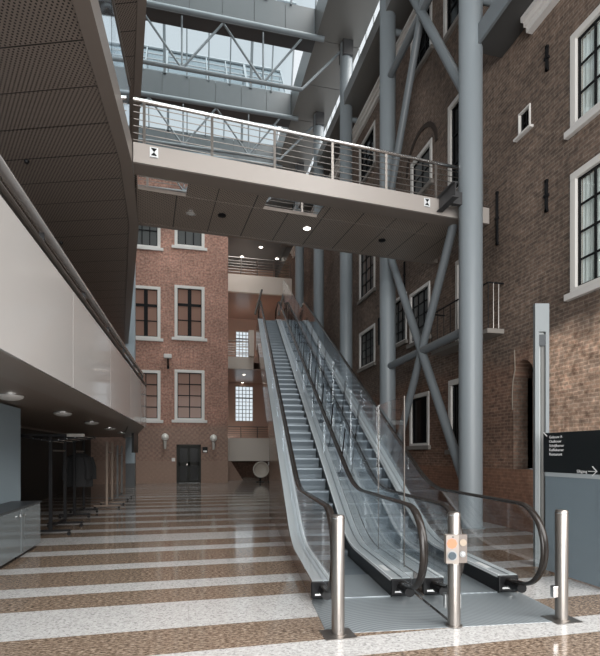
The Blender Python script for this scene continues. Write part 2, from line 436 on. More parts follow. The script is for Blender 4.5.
# niche: arch head and back
mb = MB(); cy = (ny0+ny1)/2; rr = (ny1-ny0)/2
for k in range(12):
    a0, a1 = math.pi*k/12, math.pi*(k+1)/12
    zs_ = nzt-rr*1.0
    p0 = (cy+rr*math.cos(a0), zs_+rr*math.sin(a0)); p1 = (cy+rr*math.cos(a1), zs_+rr*math.sin(a1))
    mb.prism([(RW, p0[0], p0[1]), (RW, p1[0], p1[1]), (RW, p1[0], nzt+.001), (RW, p0[0], nzt+.001)], (.35, 0, 0))
mb.box(RW+.35, RW+.85, ny0-.06, ny1+.06, nzt, nzt+.06)
mb.box(RW+.80, RW+.88, ny0-.05, ny1+.05, nzb-.05, nzt+.05)
lin = MB().box(RW-.004, RW+.8, ny1-.02, ny1-.001, nzb, zs_).box(RW-.004, RW+.8, ny0+.001, ny0+.02, nzb, zs_).box(RW+.35, RW+.85, ny1-.02, ny1+.08, nzb, nzt+.05).box(RW+.35, RW+.85, ny0-.08, ny0+.02, nzb, nzt+.05)
tag(lin.build('trim_9', M_BRY), 'brick side cheeks of the round headed niche', 'niche', kind='structure')
o = mb.build('trim_1', M_BR); tag(o, 'round headed blind niche in the right brick wall left of the sign post', 'niche', kind='structure')
# brick arch over the bridge window and rainwater stain lines as mortar joint strips
aw = RWIN[4]; cy = (aw[1]+aw[2])/2
mb = MB(); R0, R1 = .86, 1.0
for k in range(14):
    a0, a1 = math.pi*k/14, math.pi*(k+1)/14
    f = lambda r, a: (RW-.025, cy+r*math.cos(a), aw[4]-.25+r*.95*math.sin(a))
    mb.prism([f(R0, a0), f(R1, a0), f(R1, a1), f(R0, a1)], (.03, 0, 0))
o = mb.build('trim_2', mat('dark_arch_brick', (.05, .035, .028), .9)); tag(o, 'dark relieving arch of brick over the window above the bridge', 'arch', kind='structure')
# cornice and eaves
p0, p1 = onA(417, 27, RW), onA(355, 137, RW)
mb = MB()
zc = 14.7
for (o0, z0, z1) in ((.10, -.16, 0), (.16, 0, .12), (.24, .12, .22)):
    mb.box(RW-o0, RW, 10.2, 31, zc+z0, zc+z1)
o = mb.build('trim_3', M_WIN); tag(o, 'long white wooden cornice at the top of the far right brick wall', 'cornice', kind='structure')
mb = MB().box(6.0, RW+.35, 10.5, 31.4, 15.4, 15.9)
o = mb.build('ceiling_1', M_GUTS); tag(o, 'grey panelled eaves soffit above the white cornice of the right wall', 'eaves', kind='structure')
EB = [5.2, 6.6, 7.9, 9.4]
mb = MB()
for i in range(3): mb.box(6.1, RW, EB[i]+.012, EB[i+1]-.012, 10.42, 10.6)
mb.box(6.1, RW, 5.2, 9.4, 10.6, 10.75)
o = MB().box(6.04, 6.1, 5.2, 9.4, 10.38, 10.8).build('trim_10', M_COLD); tag(o, 'blue grey fascia along the edge of the near eaves box', 'fascia', kind='structure')
o = mb.build('ceiling_2', mat('eaves_panel', (.06, .06, .06), .5)); tag(o, 'dark panelled eaves box over the near end of the right wall', 'eaves', kind='structure')
mb = MB()
y0c, y1c = 5.2, yu(532)
mb.box(RW-.20, RW, y0c, y1c, 10.22, 10.30).box(RW-.14, RW, y0c, y1c, 10.12, 10.22).box(RW-.27, RW, y0c, y1c, 10.30, 10.40)
o = mb.build('trim_4', M_SILLW); tag(o, 'pale moulded gutter cornice at the top right above the near brick wall', 'cornice', kind='structure')

# ---- back wall (plane y = 27.2)
BW = 27.2
def xb(u): return onB(u, 454, BW)[0]
def zb(u, v): return onB(u, v, BW)[2]
bwin = []
for r, (vt, vb) in enumerate(((196, 247), (286, 338), (370, 420))):
    nm = ('topmost', 'middle', 'lowest')[r]
    bwin.append(('%s white framed window on the red brick back wall, right column' % nm, xb(174.5), xb(204.5), zb(190, vb), zb(190, vt)))
    bwin.append(('%s white framed window on the red brick back wall, left column beside the blue column' % nm, xb(131), xb(160.5), zb(146, vb), zb(146, vt)))
dx0, dx1, dz1 = xb(176.5), xb(201), zb(188, 444.5)
holes = [b[1:] for b in bwin]+[(dx0, dx1, 0, dz1)]
mb = MB(); wall_holes(mb, lambda h, z: (h, BW, z), -5.2, 2.19, 0, 18, holes, .35, (0, 1, 0))
mb.box(2.0, 2.19, 27.55, 30.6, 0, 18)
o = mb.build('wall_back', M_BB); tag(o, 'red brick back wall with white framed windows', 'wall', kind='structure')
for i, b in enumerate(bwin):
    r = i//2
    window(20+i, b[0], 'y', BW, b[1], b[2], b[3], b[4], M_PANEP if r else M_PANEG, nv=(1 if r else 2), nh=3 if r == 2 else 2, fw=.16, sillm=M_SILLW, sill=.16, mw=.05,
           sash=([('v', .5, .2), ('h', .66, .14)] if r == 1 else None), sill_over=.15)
# door
t = thing('door_1', 'dark double leaf glazed door in the red brick back wall', 'door', ((dx0+dx1)/2, BW, 0), kind='structure')
mb = MB().box(dx0, dx0+.1, BW-.02, BW+.15, 0, dz1).box(dx1-.1, dx1, BW-.02, BW+.15, 0, dz1).box(dx0, dx1, BW-.02, BW+.15, dz1-.12, dz1)
M_DOOR = mat('dark_green_grey_door', (.028, .028, .024), .5, 0, 0, .2)
mb.build('door_frame', M_DOOR, t)
xm = (dx0+dx1)/2
for a, b in ((dx0+.1, xm), (xm, dx1-.1)):
    lf = MB().box(a, b, BW+.05, BW+.1, 0, .14).box(a, b, BW+.05, BW+.1, .95, 1.15).box(a, b, BW+.05, BW+.1, dz1-.2, dz1-.12)
    lf.box(a, a+.08, BW+.05, BW+.1, .14, dz1-.2).box(b-.08, b, BW+.05, BW+.1, .14, dz1-.2)
    lo = lf.build('door_leaf', M_DOOR, t)
    MB().box(a+.08, b-.08, BW+.07, BW+.08, .14, dz1-.2).build('pane', M_PANED, lo)
mb = MB().box(xm-.12, xm-.06, BW, BW+.05, .98, 1.08).build('door_handle', M_STEEL, t)
# projecting brick base under the gallery
z461 = 1.14

# ---- recess behind the galleries
GY = 31.6
GX0, GX1 = 2.19, 6.8
o = MB().box(1.9, 2.19, 30.6, 38.3, 0, 18).build('wall_recess_left', M_SOFP); tag(o, 'brown side wall inside the gallery recess', 'wall', kind='structure')
RB = 38.0
def xr(u): return onB(u, 454, RB)[0]
def zr(v): return onB(245, v, RB)[2]
rwins = [('bright gridded window on the ground gallery behind the lowest railing', xr(235.5), xr(253), zr(421), zr(386.5)),
         ('bright gridded window seen above the middle railing beside the escalator top', xr(236), xr(249.5), zr(357), zr(331.5))]
mb = MB(); wall_holes(mb, lambda h, z: (h, RB, z), 1.9, 7.0, 0, 18, [r[1:] for r in rwins], .3, (0, 1, 0))
o = mb.build('wall_recess_back', M_SOFP); tag(o, 'brown rear wall of the gallery recess', 'wall', kind='structure')
for i, r in enumerate(rwins):
    t = thing('window_%d' % (30+i), r[0], 'window', ((r[1]+r[2])/2, RB, r[3]), kind='structure')
    g = MB(); nx, nz = (5, 9) if i == 0 else (4, 7)
    for k in range(nx+1):
        x = r[1]+(r[2]-r[1])*k/nx; g.box(x-.025, x+.025, RB+.08, RB+.12, r[3], r[4])
    for k in range(nz+1):
        z = r[3]+(r[4]-r[3])*k/nz; h = .05 if k == nz//2+2 else .02; g.box(r[1], r[2], RB+.08, RB+.12, z-h, z+h)
    g.build('glazing_bars', mat('grey_glazing_bar', (.35, .36, .37), .5), t)
    MB().box(r[1], r[2], RB+.13, RB+.14, r[3], r[4]).build('pane', glass('clear_pane%d' % i, (.95, .97, .98), .5), t)
# bright daylit white wall across the outer yard, seen through the two gridded windows, is the open sky

def rail_part(t, p0, p1, h, nbars, nposts, barr=.012, postw=.04, top=.03, mt=None, first=0):
    """steel railing between p0 and p1 (at floor level)"""
    p0, p1 = Vector(p0), Vector(p1); mt = mt or M_STEEL
    MB().tube([p0+Vector((0, 0, h)), p1+Vector((0, 0, h))], top, 10).build('handrail', mt, t, True)
    for i in range(nposts):
        q = p0.lerp(p1, i/(nposts-1))
        MB().tube([q, q+Vector((0, 0, h-top))], postw/2, 8).build('post', mt, t, True)
    for i in range(nbars):
        z = h*(i+1)/(nbars+1)*.96
        MB().tube([p0+Vector((0, 0, z)), p1+Vector((0, 0, z))], barr, 6).build('rail_bar', mt, t, True)
XF2 = onB(253.5, 400, GY)[0]
lv = [(2.65, 1.14, 2.19, 6.8, 'lowest cream fronted gallery beside the foot of the escalator', 4, .75),
      (7.98, 7.2, 2.19, XF2, 'middle cream fronted gallery level with the escalator top', 5, 1.05),
      (13.4, 12.25, 2.19, 6.8, 'topmost cream fronted gallery with steel railing under a grey ceiling', 5, 1.15)]
for k, (zt, zb_, xa, xc, lab, nb, hh) in enumerate(lv):
    t = thing('gallery', lab, 'gallery', (4, GY, zb_), 'galleries of the back recess')
    MB().box(xa, xc, GY, GY+.25, zb_, zt).build('fascia', M_BEIGE2, t)
    MB().box(xa, 6.8, GY+.25, RB, zt-.3, zt-.02).build('slab', M_SOFP, t)
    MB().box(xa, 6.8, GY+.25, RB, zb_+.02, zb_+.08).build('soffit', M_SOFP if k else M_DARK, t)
    rail_part(t, (xa+.1, GY+.12, zt), (xc-.1, GY+.12, zt), hh, nb, 2 if k == 1 else 5, barr=.022, postw=.07, top=.035, mt=M_DSTEEL if k == 0 else M_STEEL)
o = MB().box(1.9, 6.8, GY-.1, RB, 16.3, 16.5).build('ceiling_3', M_GRYS); tag(o, 'grey blue ceiling over the topmost gallery', 'ceiling', kind='structure')
o = MB().box(1.9, 2.5, 32.6, 33.1, 0, 16.3).build('trim_5', M_SOFP); tag(o, 'brown pier inside the recess beside the brick corner', 'pier', kind='structure')
o = MB().box(6.8, 7.1, 30, 38.3, 15.4, 18.5).build('wall_recess_right', M_GUT); tag(o, 'grey wall strip above the far end of the right brick wall', 'wall', kind='structure')
for (x, y, z, e_) in ((4.0, 35, 8.35, 70), (3.2, 36, 2.73, 45), (4.2, 35, 14.2, 45)):  # added fill lights hidden behind the gallery fascias to brighten the soffits
    if e_: light('gallery_fill', 'POINT', (x, y, z), (0, 0, -1), e_, (1, .9, .78), shadow_soft_size=.04)
def downlight(x, y, z, label, r=.07, group=None):
    t = thing('downlight', label, 'ceiling light', (x, y, z), group)
    MB().lathe((x, y, z), [(r*1.35, 0), (r*1.35, -.02), (r*1.05, -.02), (r*1.05, -.005)], 16).build('trim_ring', M_STEELB, t)
    MB().lathe((x, y, z-.008), [(r, 0), (r, -.004)], 16).build('lens', M_LAMP, t)
for (u, v, lab) in ((261, 247, 'small round lit downlight in the grey gallery ceiling, foremost of three'), (242, 256.5, 'small round lit downlight in the grey gallery ceiling, left of the rear two'), (277, 258.5, 'small round lit downlight in the grey gallery ceiling, right of the rear two')):
    d = ray(u, v); k = (16.3-H)/d.z; downlight(d.x*k, d.y*k, 16.3, lab, .13)
for (u, v, lab) in ((244, 374.5, 'lit downlight under the middle gallery, nearer of two'), (242.5, 382.5, 'lit downlight under the middle gallery, farther of two')):
    d = ray(u, v); k = (7.22-H)/d.z; downlight(d.x*k, d.y*k, 7.22, lab, .10)
# door-wide cream pier beside escalator top
o = MB().box(onB(249, 400, 31.2)[0], onB(254, 400, 31.2)[0], 31.2, 31.6, onB(250, 356, 31.2)[2], onB(250, 330, 31.2)[2]).build('cream_side_panel', M_BEIGE2)
tag(o, 'upright cream panel at the end of the middle gallery railing, left of the escalator top', 'panel')

# ---- left wall, recess, outer shell on the left
o = MB().box(-3.15, -2.95, -2, 9.6, 0, 2.42).build('wall_left', M_WALLL); tag(o, 'blue grey painted wall behind the low cabinets', 'wall', kind='structure')
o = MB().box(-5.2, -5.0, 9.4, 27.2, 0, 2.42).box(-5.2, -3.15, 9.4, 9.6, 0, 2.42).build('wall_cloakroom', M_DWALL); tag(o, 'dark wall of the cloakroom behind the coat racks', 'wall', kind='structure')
o = MB().box(-9.2, -9.0, -4, 27.55, 2.7, 19).build('wall_left_upper', M_BRNP); tag(o, 'brown grey side wall behind the upper left floors', 'wall', kind='structure')
o = MB().box(-9.2, -5.2, 27.2, 27.55, 0, 19).build('wall_back_left', M_BB); tag(o, 'continuation of the brick back wall behind the left floors', 'wall', kind='structure')
# entrance wall behind the camera, and an added light blocker beside it
o = MB().box(-9.2, 7.2, -4.2, -4.0, 10.4, 19).build('wall_front', M_BEIGE); tag(o, 'plain wall above the glazed entrance behind the viewer', 'wall', kind='structure')
o = MB().box(-9.2, -1.9, -3.2, -3.0, 0, 5).build('wall_light_blocker_left', M_WALLL); tag(o, 'unseen blue grey wall added left behind the viewer to shade the mezzanine underside', 'wall', kind='structure')  # added out of view to keep front light from under the mezzanine
# roof over the entrance part
ROOFZ = 17.9
o = MB().box(-9.2, 7.2, -4.2, 1.6, 18.6, 18.8).build('ceiling_4', M_GUT); tag(o, 'closed roof over the entrance end of the hall', 'roof', kind='structure')

# ================================================================== ROOF
XL, XR = -6.0, 4.9
ROWS = [4.6, 9.1, 13.7, 18.3, 22.9, 26.9]
names = ['out of sight over the entrance', 'out of sight over the landing plate', 'out of sight before the bridge', 'frontmost, touching the top picture edge', 'middle one, above the bridge railing', 'farthest, seen through the bridge railing']
for i, y in enumerate(ROWS):
    t = thing('roof_gutter_beam', 'grey panelled roof beam with a pipe below, %s' % names[i], 'roof beam', (0, y, ROOFZ), 'roof beams')
    x1 = XR if y > 5 else XR
    m = MB()
    n = 9
    for k in range(n):
        a = XL+(XR-XL)*k/n; b = XL+(XR-XL)*(k+1)/n-.02
        m.box(a, b, y, y+.04, ROOFZ+.12, ROOFZ+1.25)
    m.build('fascia_panels', M_GUT, t)
    MB().box(XL, XR, y+.04, y+.62, ROOFZ+.02, ROOFZ+1.2).build('box_gutter', M_DARK, t)
    MB().tube([(XL, y-.14, ROOFZ), (XR+.3, y-.14, ROOFZ)], .10, 12).build('pipe', M_COLM, t, True)
    # truss
    if y > 13:
        q = thing('roof_truss', 'tubular steel roof truss, %s' % names[i], 'truss', (0, y, ROOFZ-2), 'roof trusses')
        zl = ROOFZ-1.95; yt = y+.1
        xs0, step_ = 4.35, 3.05
        MB().tube([(XL, yt, zl), (xs0, yt, zl)], .075, 10).build('bottom_chord', M_COLM, q, True)
        MB().tube([(xs0, yt, zl), (6.0, yt, ROOFZ-.1)], .05, 8).build('end_strut', M_COLM, q, True)
        x = xs0
        while x-step_ > XL:
            xm_ = x-step_/2
            for xa in (x, x-step_):
                MB().tube([(xa, yt, ROOFZ), (xm_, yt, zl)] if False else [(xm_+(-.0), yt, zl), (xa, yt, ROOFZ+.05)], .045, 8).build('diagonal', M_COLM, q, True)
            MB().tube([(xm_, yt, zl), (xm_, yt, ROOFZ)], .035, 8).build('upright', M_COLM, q, True)
            x -= step_
    # glazing rising behind the beam front
    g = thing('skylight', 'glazed roof strip with pale mullions, %s' % names[i], 'skylight', (0, y, ROOFZ+1.2), 'roof lights', )
    zt = ROOFZ+4.6; yr = y-1.1; yb = (ROWS[i-1] if i else y-4.6)+.66
    z0 = ROOFZ+1.2
    MB().add([(XL, y+.02, z0), (XR, y+.02, z0), (XR, yr, zt), (XL, yr, zt)], [(0, 1, 2, 3)]).build('steep_glass', G_ROOF, g)
    MB().add([(XL, yr, zt), (XR, yr, zt), (XR, yb, z0), (XL, yb, z0)], [(0, 1, 2, 3)]).build('sloping_glass', G_ROOF, g)
    b = MB()
    for k in range(12):
        x = XL+(XR-XL)*k/11
        wd = .12 if k % 4 == 1 else .055
        b.bar((x, y, z0), (x, yr, zt), wd, .12); b.bar((x, yr, zt), (x, yb, z0), wd, .1)
    for k in range(1, 6):
        f = k/6; b.bar((XL, yr+(yb-yr)*f, zt+(z0-zt)*f), (XR, yr+(yb-yr)*f, zt+(z0-zt)*f), .05, .06)
    b.tube([(XL, yr, zt), (XR, yr, zt)], .09, 8)
    b.build('mullions', M_COLM, g)
# longitudinal soffit box over the columns
m = MB(); ys = [1.6]+[y for y in ROWS]+[31.6]
for i in range(len(ys)-1):
    for a, b in ((ys[i], (ys[i]+ys[i+1])/2), ((ys[i]+ys[i+1])/2, ys[i+1])):
        m.box(4.9, 6.72, a+.015, b-.015, ROOFZ+.05, ROOFZ+.12)
m.box(4.9, 6.72, 1.6, 31.6, ROOFZ+.12, ROOFZ+1.3)
o = m.build('ceiling_5', M_GUTS); tag(o, 'long grey panelled box beam carried by the round columns', 'soffit', kind='structure')
m = MB()
for k in range(38):
    y = 2+k*.78; m.box(6.74, 6.80, y, y+.05, ROOFZ-.6, ROOFZ+1.3)
m.box(6.72, 6.82, 1.6, 31.6, ROOFZ+1.2, ROOFZ+1.3)
o = m.build('trim_6', M_COLM); tag(o, 'pale uprights of the narrow clerestory between box beam and eaves', 'clerestory', kind='structure')
o = MB().box(4.9, 7.2, 31.6, 31.8, 16.5, 19.4).box(-9.2, 4.9, 27.55, 27.75, 17, 18.2).build('wall_gable', M_GUT); tag(o, 'grey closing wall at the far end of the roof', 'wall', kind='structure')

# ================================================================== COLUMNS AND BRACES
CP = [(6.02, 9.38), (6.15, 14.16), (6.15, 18.27), (6.15, 22.4), (6.15, 26.5)]
lab = ['thick blue grey round steel column nearest the viewer, right of the escalators',
       'second blue grey round steel column, where the crossed braces start', 'third blue grey round column from the viewer, behind the bridge railing',
       'fourth blue grey round column from the viewer, slim in the distance', 'farthest blue grey round column, beside the cream galleries']
for (x, y), l in zip(CP, lab):
    t = thing('steel_column', l, 'column', (x, y, 0), 'round columns in a row')
    MB().tube([(x, y, 0), (x, y, ROOFZ+.05)], .25, 32).build('shaft', M_COLM, t, True)
    MB().lathe((x, y, 0), [(.31, 0), (.31, .012), (.255, .02)], 32).build('base_plate', M_COLM, t)
    MB().box(x-.2, x+.2, y-.3, y+.3, ROOFZ-.55, ROOFZ+.03).build('head_bracket', M_DARK, t)
    zz = 15.0 if y > 10 else 11.6
    MB().tube([(x, y, zz), (6.78, y, zz)], .09, 12).build('stub_strut', M_COLM, t, True)
c0, c1 = Vector((6.02, 9.38, 0)), Vector((6.15, 14.16, 0)); cm_ = (c0+c1)/2
def cz(v, z): return Vector((v.x, v.y, z))
def brace(a, b, r, lab, name='steel_brace'):
    o = MB().tube([a, b], r, 16).build(name, M_COLD, None, True); tag(o, lab, 'brace', 'tubular braces between the first two columns')
def trim_(a, b, r=.26):   # pull ends back to the column faces
    d = (b-a); hd = Vector((d.x, d.y, 0)).length; k = (r-.05)/hd
    return a+d*k, b-d*k
for zc_, dz, wd in ((4.35, 3.75, 'lower'), (13.4, 4.1, 'upper')):
    a, b = trim_(cz(c0, zc_-dz), cz(c1, zc_+dz)); brace(a, b, .115, '%s tubular brace falling from the second column towards the foot side of the front column' % wd if wd == 'lower' else 'upper tubular brace rising from the front column to the top of the second')
    a, b = trim_(cz(c0, zc_+dz), cz(c1, zc_-dz)); brace(a, b, .105, '%s tubular brace leaning from the front column down to the second column' % wd)
    a, b = trim_(cz(c0, zc_), cz(c1, zc_)); brace(a, b, .105, '%s horizontal tube crossing the middle of the braces' % wd)

# ================================================================== MEZZANINE (left)
MZ = 2.4; MT = 3.56
F0, F1 = Vector((-1.44, 0.5, 0)), Vector((-1.21, 14.9, 0)); F2 = Vector((-2.7, 25.6, 0))
t = thing('mezzanine_balcony', 'glossy white fronted mezzanine balcony with dark handrail along the left side', 'balcony', (-3, 8, MZ))
poly = [(F0.x-.06, F0.y), (F1.x-.06, F1.y), (F2.x-.06, F2.y), (-9, 27.1), (-9, F0.y)]
MB().hexa([(F0.x-.55, F0.y), (F1.x-.5, F1.y-.1), (F2.x-.5, F2.y), (-5.1, 27.1), (-5.1, F0.y)], MZ+.06, MZ+.3).build('slab', M_CEIL, t)
m = MB(); off = Vector((-.5, 0, 0))
m.hexa([(F0.x-.55, F0.y), (F0.x-.03, F0.y), (F1.x-.03, F1.y), (F1.x-.5, F1.y-.1)], MZ, MZ+.3)
m.hexa([(F1.x-.5, F1.y-.1), (F1.x-.03, F1.y), (F2.x-.03, F2.y), (F2.x-.5, F2.y)], MZ, MZ+.3)
m.build('edge_beam', M_BRNP, t)
cuts = [0, .22, .40, .58, .76, .97]
for i in range(5):
    a, b = F0.lerp(F1, cuts[i]), F0.lerp(F1, cuts[i+1]-.0012)
    MB().hexa([(a.x-.03, a.y), (a.x, a.y), (b.x, b.y), (b.x-.03, b.y)], MZ, MT).build('parapet_panel', M_WHT, t)
a = F0.lerp(F1, .971)
MB().hexa([(a.x-.03, a.y), (a.x, a.y), (F1.x, F1.y), (F1.x-.03, F1.y)], MZ, MT).build('parapet_panel', M_WHT, t)
MB().hexa([(F1.x-.03, F1.y), (F1.x, F1.y), (F2.x, F2.y), (F2.x-.03, F2.y)], MZ, MT).build('parapet_panel', M_WHT, t)
dz = Vector((0, 0, 3.93)); io = Vector((-.10, 0, 0))
MB().tube([F0+dz+io, F1+dz+io], .05, 18).build('handrail', mat('polished_rail', (.55, .53, .52), .22, .6), t, True)
MB().tube([F0+Vector((-.03, 0, 3.66)), F1+Vector((-.03, 0, 3.66))], .03, 10).build('lower_rail', M_DSTEEL, t, True)
for k in range(8):
    q = F0.lerp(F1, .08+k*.13)
    MB().bar(q+Vector((-.09, 0, 3.3)), q+Vector((-.10, 0, 3.87)), .05, .012).build('post', M_BLACK, t)
# dark inner ledge between panel top and rail
a, b = F0, F1
MB().hexa([(a.x-.34, a.y), (a.x-.035, a.y), (b.x-.035, b.y), (b.x-.34, b.y)], 3.44, 3.5).build('ledge', M_DARK, t)
o = MB().box(-5.2, -4.99, 9.6, 27.1, 2.4, 7).build('wall_mezzanine', M_BRNP); tag(o, 'brown grey wall at the back of the mezzanine', 'wall', kind='structure')

# ================================================================== UPPER GALLERIES (left)
def upper_gallery(zs, fas, lab, E, dirlab, glassed):
    t = thing('upper_gallery', lab, 'gallery', (-3, 9, zs), 'upper galleries on the left')
    P = [Vector((x, y, 0)) for x, y in E]
    n = len(P)
    inner = [(P[0].x-.22, P[0].y)]+[(p.x-.22, p.y) for p in P[1:]]
    MB().hexa(inner+[(-8.96, P[-1].y), (-8.96, P[0].y)], zs, zs+.06).build('perforated_soffit', M_PERF, t)
    MB().hexa([(p[0]+.1, p[1]) for p in inner]+[(-8.96, P[-1].y), (-8.96, P[0].y)], zs+.07, zs+fas).build('slab', M_BRNP, t)
    m = MB()
    for i in range(n-1):
        a, b = P[i], P[i+1]
        m.hexa([(a.x-.21, a.y), (a.x, a.y), (b.x, b.y), (b.x-.21, b.y)], zs-.03, zs+fas)
    m.build('edge_beam', M_BRNP, t)
    return t, P
t, P = upper_gallery(6.92, .36, 'brown upper floor at top left with perforated soffit, joined to the bridge', [(-1.24, .5), (-1.11, 6.07), (-.99, 9.17), (-1.12, 11.75), (-2.95, 25.5)], '', True)
a, b = P[0]+Vector((-.05, 0, 7.3)), P[2]+Vector((-.05, 0, 7.3))
gm = MB()
for k in range(5):
    q0, q1 = a.lerp(b, k/5), a.lerp(b, (k+1)/5-.004)
    gm.hexa([(q0.x-.008, q0.y), (q0.x+.008, q0.y), (q1.x+.008, q1.y), (q1.x-.008, q1.y)], 7.25, 8.22)
gm.build('glass_balustrade', glass('frosted_balustrade_glass', (.80, .83, .84), 2.4, .06), t)
MB().tube([a+Vector((0, 0, .97)), b+Vector((0, 0, .97))], .03, 10).build('handrail', M_DSTEEL, t, True)
t, P = upper_gallery(12.5, .45, 'brown top floor with perforated soffit above the near end of the bridge', [(-1.05, .5), (-.96, 12.0), (-2.75, 25.5)], '', False)
for k, y in enumerate((5.2, 9.6, 13.1, 16.5)):
    o = MB().lathe((-2.6-.25*k, y, 6.92), [(.045, 0), (.045, -.02), (.03, -.05), (.004, -.055)], 12).build('ceiling_sprinkler', M_BLACK, None, True)
    tag(o, 'small dark sprinkler head under the upper left soffit, %s' % ['the nearest', 'second from the viewer', 'third from the viewer', 'the farthest'][k], 'sprinkler', 'sprinkler heads of the left soffit')

# ================================================================== BRIDGE
n0, n1 = Vector((-.97, 9.19, 0)), Vector((6.78, 9.81, 0))
f0, f1 = Vector((-1.12, 11.75, 0)), Vector((6.78, 12.3, 0))
BZ = 6.92; BT = 7.28
bd = (n1-n0).normalized(); bp_ = Vector((-bd.y, bd.x, 0))
t = thing('footbridge', 'beige footbridge with steel railings crossing the hall above the escalators', 'footbridge', (2.5, 10.5, BZ))
def strip(p, q, d0, d1, z0, z1, mb=None):
    mb = mb or MB(); A_, B_ = p+bp_*d0, q+bp_*d0; C_, D_ = q+bp_*d1, p+bp_*d1
    return mb.hexa([(A_.x, A_.y), (B_.x, B_.y), (C_.x, C_.y), (D_.x, D_.y)], z0, z1)
strip(n0, n1, 0, .05, BZ, BT).build('near_fascia', M_BEIGE, t)
strip(n0, n1, .05, .42, BZ, BZ+.1).build('near_flange', M_BRNP, t)
fw_ = (f0-n0).dot(bp_)
strip(f0, f1, -.12, 0, BZ+.015, BT).build('far_fascia', M_BRNP, t)
L = (n1-n0).length
def sub(k0, k1, d0, d1, z0, z1, mb): return strip(n0.lerp(n1, k0), n0.lerp(n1, k1), d0, d1, z0, z1, mb)
m = MB(); sub(0, 1, .98, fw_-.12, BZ+.02, BZ+.06, m)
m.build('perforated_soffit', M_PERFB, t)
for k0, k1 in ((.0, .008), (.13, .34), (.50, 1.0)):
    m = MB(); sub(k0, k1, .42, .98, BZ+.02, BZ+.06, m); m.build('soffit_infill', M_PERFB, t)
m = MB(); sub(0, 1, .98, fw_-.12, BZ+.06, BZ+.1, m); m.build('deck', M_BRNP, t)
m = MB(); sub(0, 1, .96, .98, BZ+.015, BZ+.065, m); m.build('slot_trim', M_BRNP, t)
def rail(base0, base1, far=False):
    z0 = BT-.02; hT = 8.08
    MB().tube([base0+Vector((0, 0, hT)), base1+Vector((0, 0, hT))], .035, 12).build('handrail', M_STEELB, t, True)
    for k in range(6):
        z = BT+.06+(hT-BT-.1)*k/5.5
        MB().tube([base0+Vector((0, 0, z)), base1+Vector((0, 0, z))],   .008, 6).build('rail_bar', M_STEEL, t, True)
    for k in range(7):
        q = base0.lerp(base1, .0242+.159*k)
        MB().bar(q+Vector((0, 0, z0)), q+Vector((0, 0, hT-.02)), .05, .025).build('post', M_STEEL, t)
rail(n0+bp_*.03, n1+bp_*.03)
rail(f0-bp_*.05, f1-bp_*.05)
# bracket beam to the front column
q = n0.lerp(n1, .82)
br0 = onB(439, 212, 9.66); 
MB().box(5.42, 5.44, 9.0, 9.66, 6.98, 7.26).box(5.36, 5.5, 9.0, 9.66, 6.96, 6.98).box(5.36, 5.5, 9.0, 9.66, 7.26, 7.28).build('bracket_beam', M_DARK, t)
MB().box(5.44, 5.78, 9.32, 9.42, 7.0, 7.26).build('bracket_arm', M_DARK, t)
for (u, v, l) in ((154, 152.5, 'small white sign with a black hourglass mark on the left end of the bridge fascia'), (427, 202.5, 'small white sign with a black hourglass mark on the right end of the bridge fascia')):
    d = ray(u, v)
    # intersection with the fascia plane
    k = (n0.dot(bp_))/(d.dot(bp_)); p = Vector((0, 0, H))+d*k - bp_*.008
    g = thing('hourglass_sign', l, 'sign', p)
    ex = bd*.075; ez = Vector((0, 0, .09))
    MB().prism([p-ex-ez*1.15, p+ex-ez*1.15, p+ex+ez, p-ex+ez], bp_*.006).build('plate', mat('sign_white', (.75, .77, .78), .4), g)
    mk = MB(); o_ = -bp_*.003; ez2 = Vector((0, 0, .072))
    mk.prism([p+o_, p+o_-ex*.75+ez2, p+o_+ex*.75+ez2], bp_*.0025).prism([p+o_, p+o_+ex*.75-ez2*.9, p+o_-ex*.75-ez2*.9], bp_*.0025)
    mk.prism([p+o_-ex*.9-ez*1.12, p+o_+ex*.9-ez*1.12, p+o_+ex*.9-ez*1.02, p+o_-ex*.9-ez*1.02], bp_*.0025)
    mk.build('hourglass_mark', M_BLACK, g)
# soffit fittings
for (u, v, on, l) in ((307, 228, True, 'lit round downlight under the bridge'), (191, 213, False, 'unlit round downlight under the left end of the bridge')):
    d = ray(u, v); k = (BZ+.02-H)/d.z
    x, y = d.x*k, d.y*k
    g = thing('downlight', l, 'ceiling light', (x, y, BZ+.02))
    MB().lathe((x, y, BZ+.02), [(.11, 0), (.11, -.015), (.085, -.015), (.085, -.004)], 20).build('trim_ring', M_STEELB, g)
    MB().lathe((x, y, BZ+.015), [(.08, 0), (.08, -.004)], 20).build('lens', M_LAMP if on else M_DOME, g)
for (u, v, l) in ((222, 215, 'dark round ceiling speaker under the bridge, left of the lit downlight'), (382, 240, 'dark smoke detector under the right half of the bridge')):
    d = ray(u, v); k = (BZ+.02-H)/d.z
    o = MB().lathe((d.x*k, d.y*k, BZ+.02), [(.09, 0), (.09, -.02), (.05, -.035), (.01, -.036)], 16).build('soffit_fitting', M_IRON, None, True); tag(o, l, 'ceiling fitting')

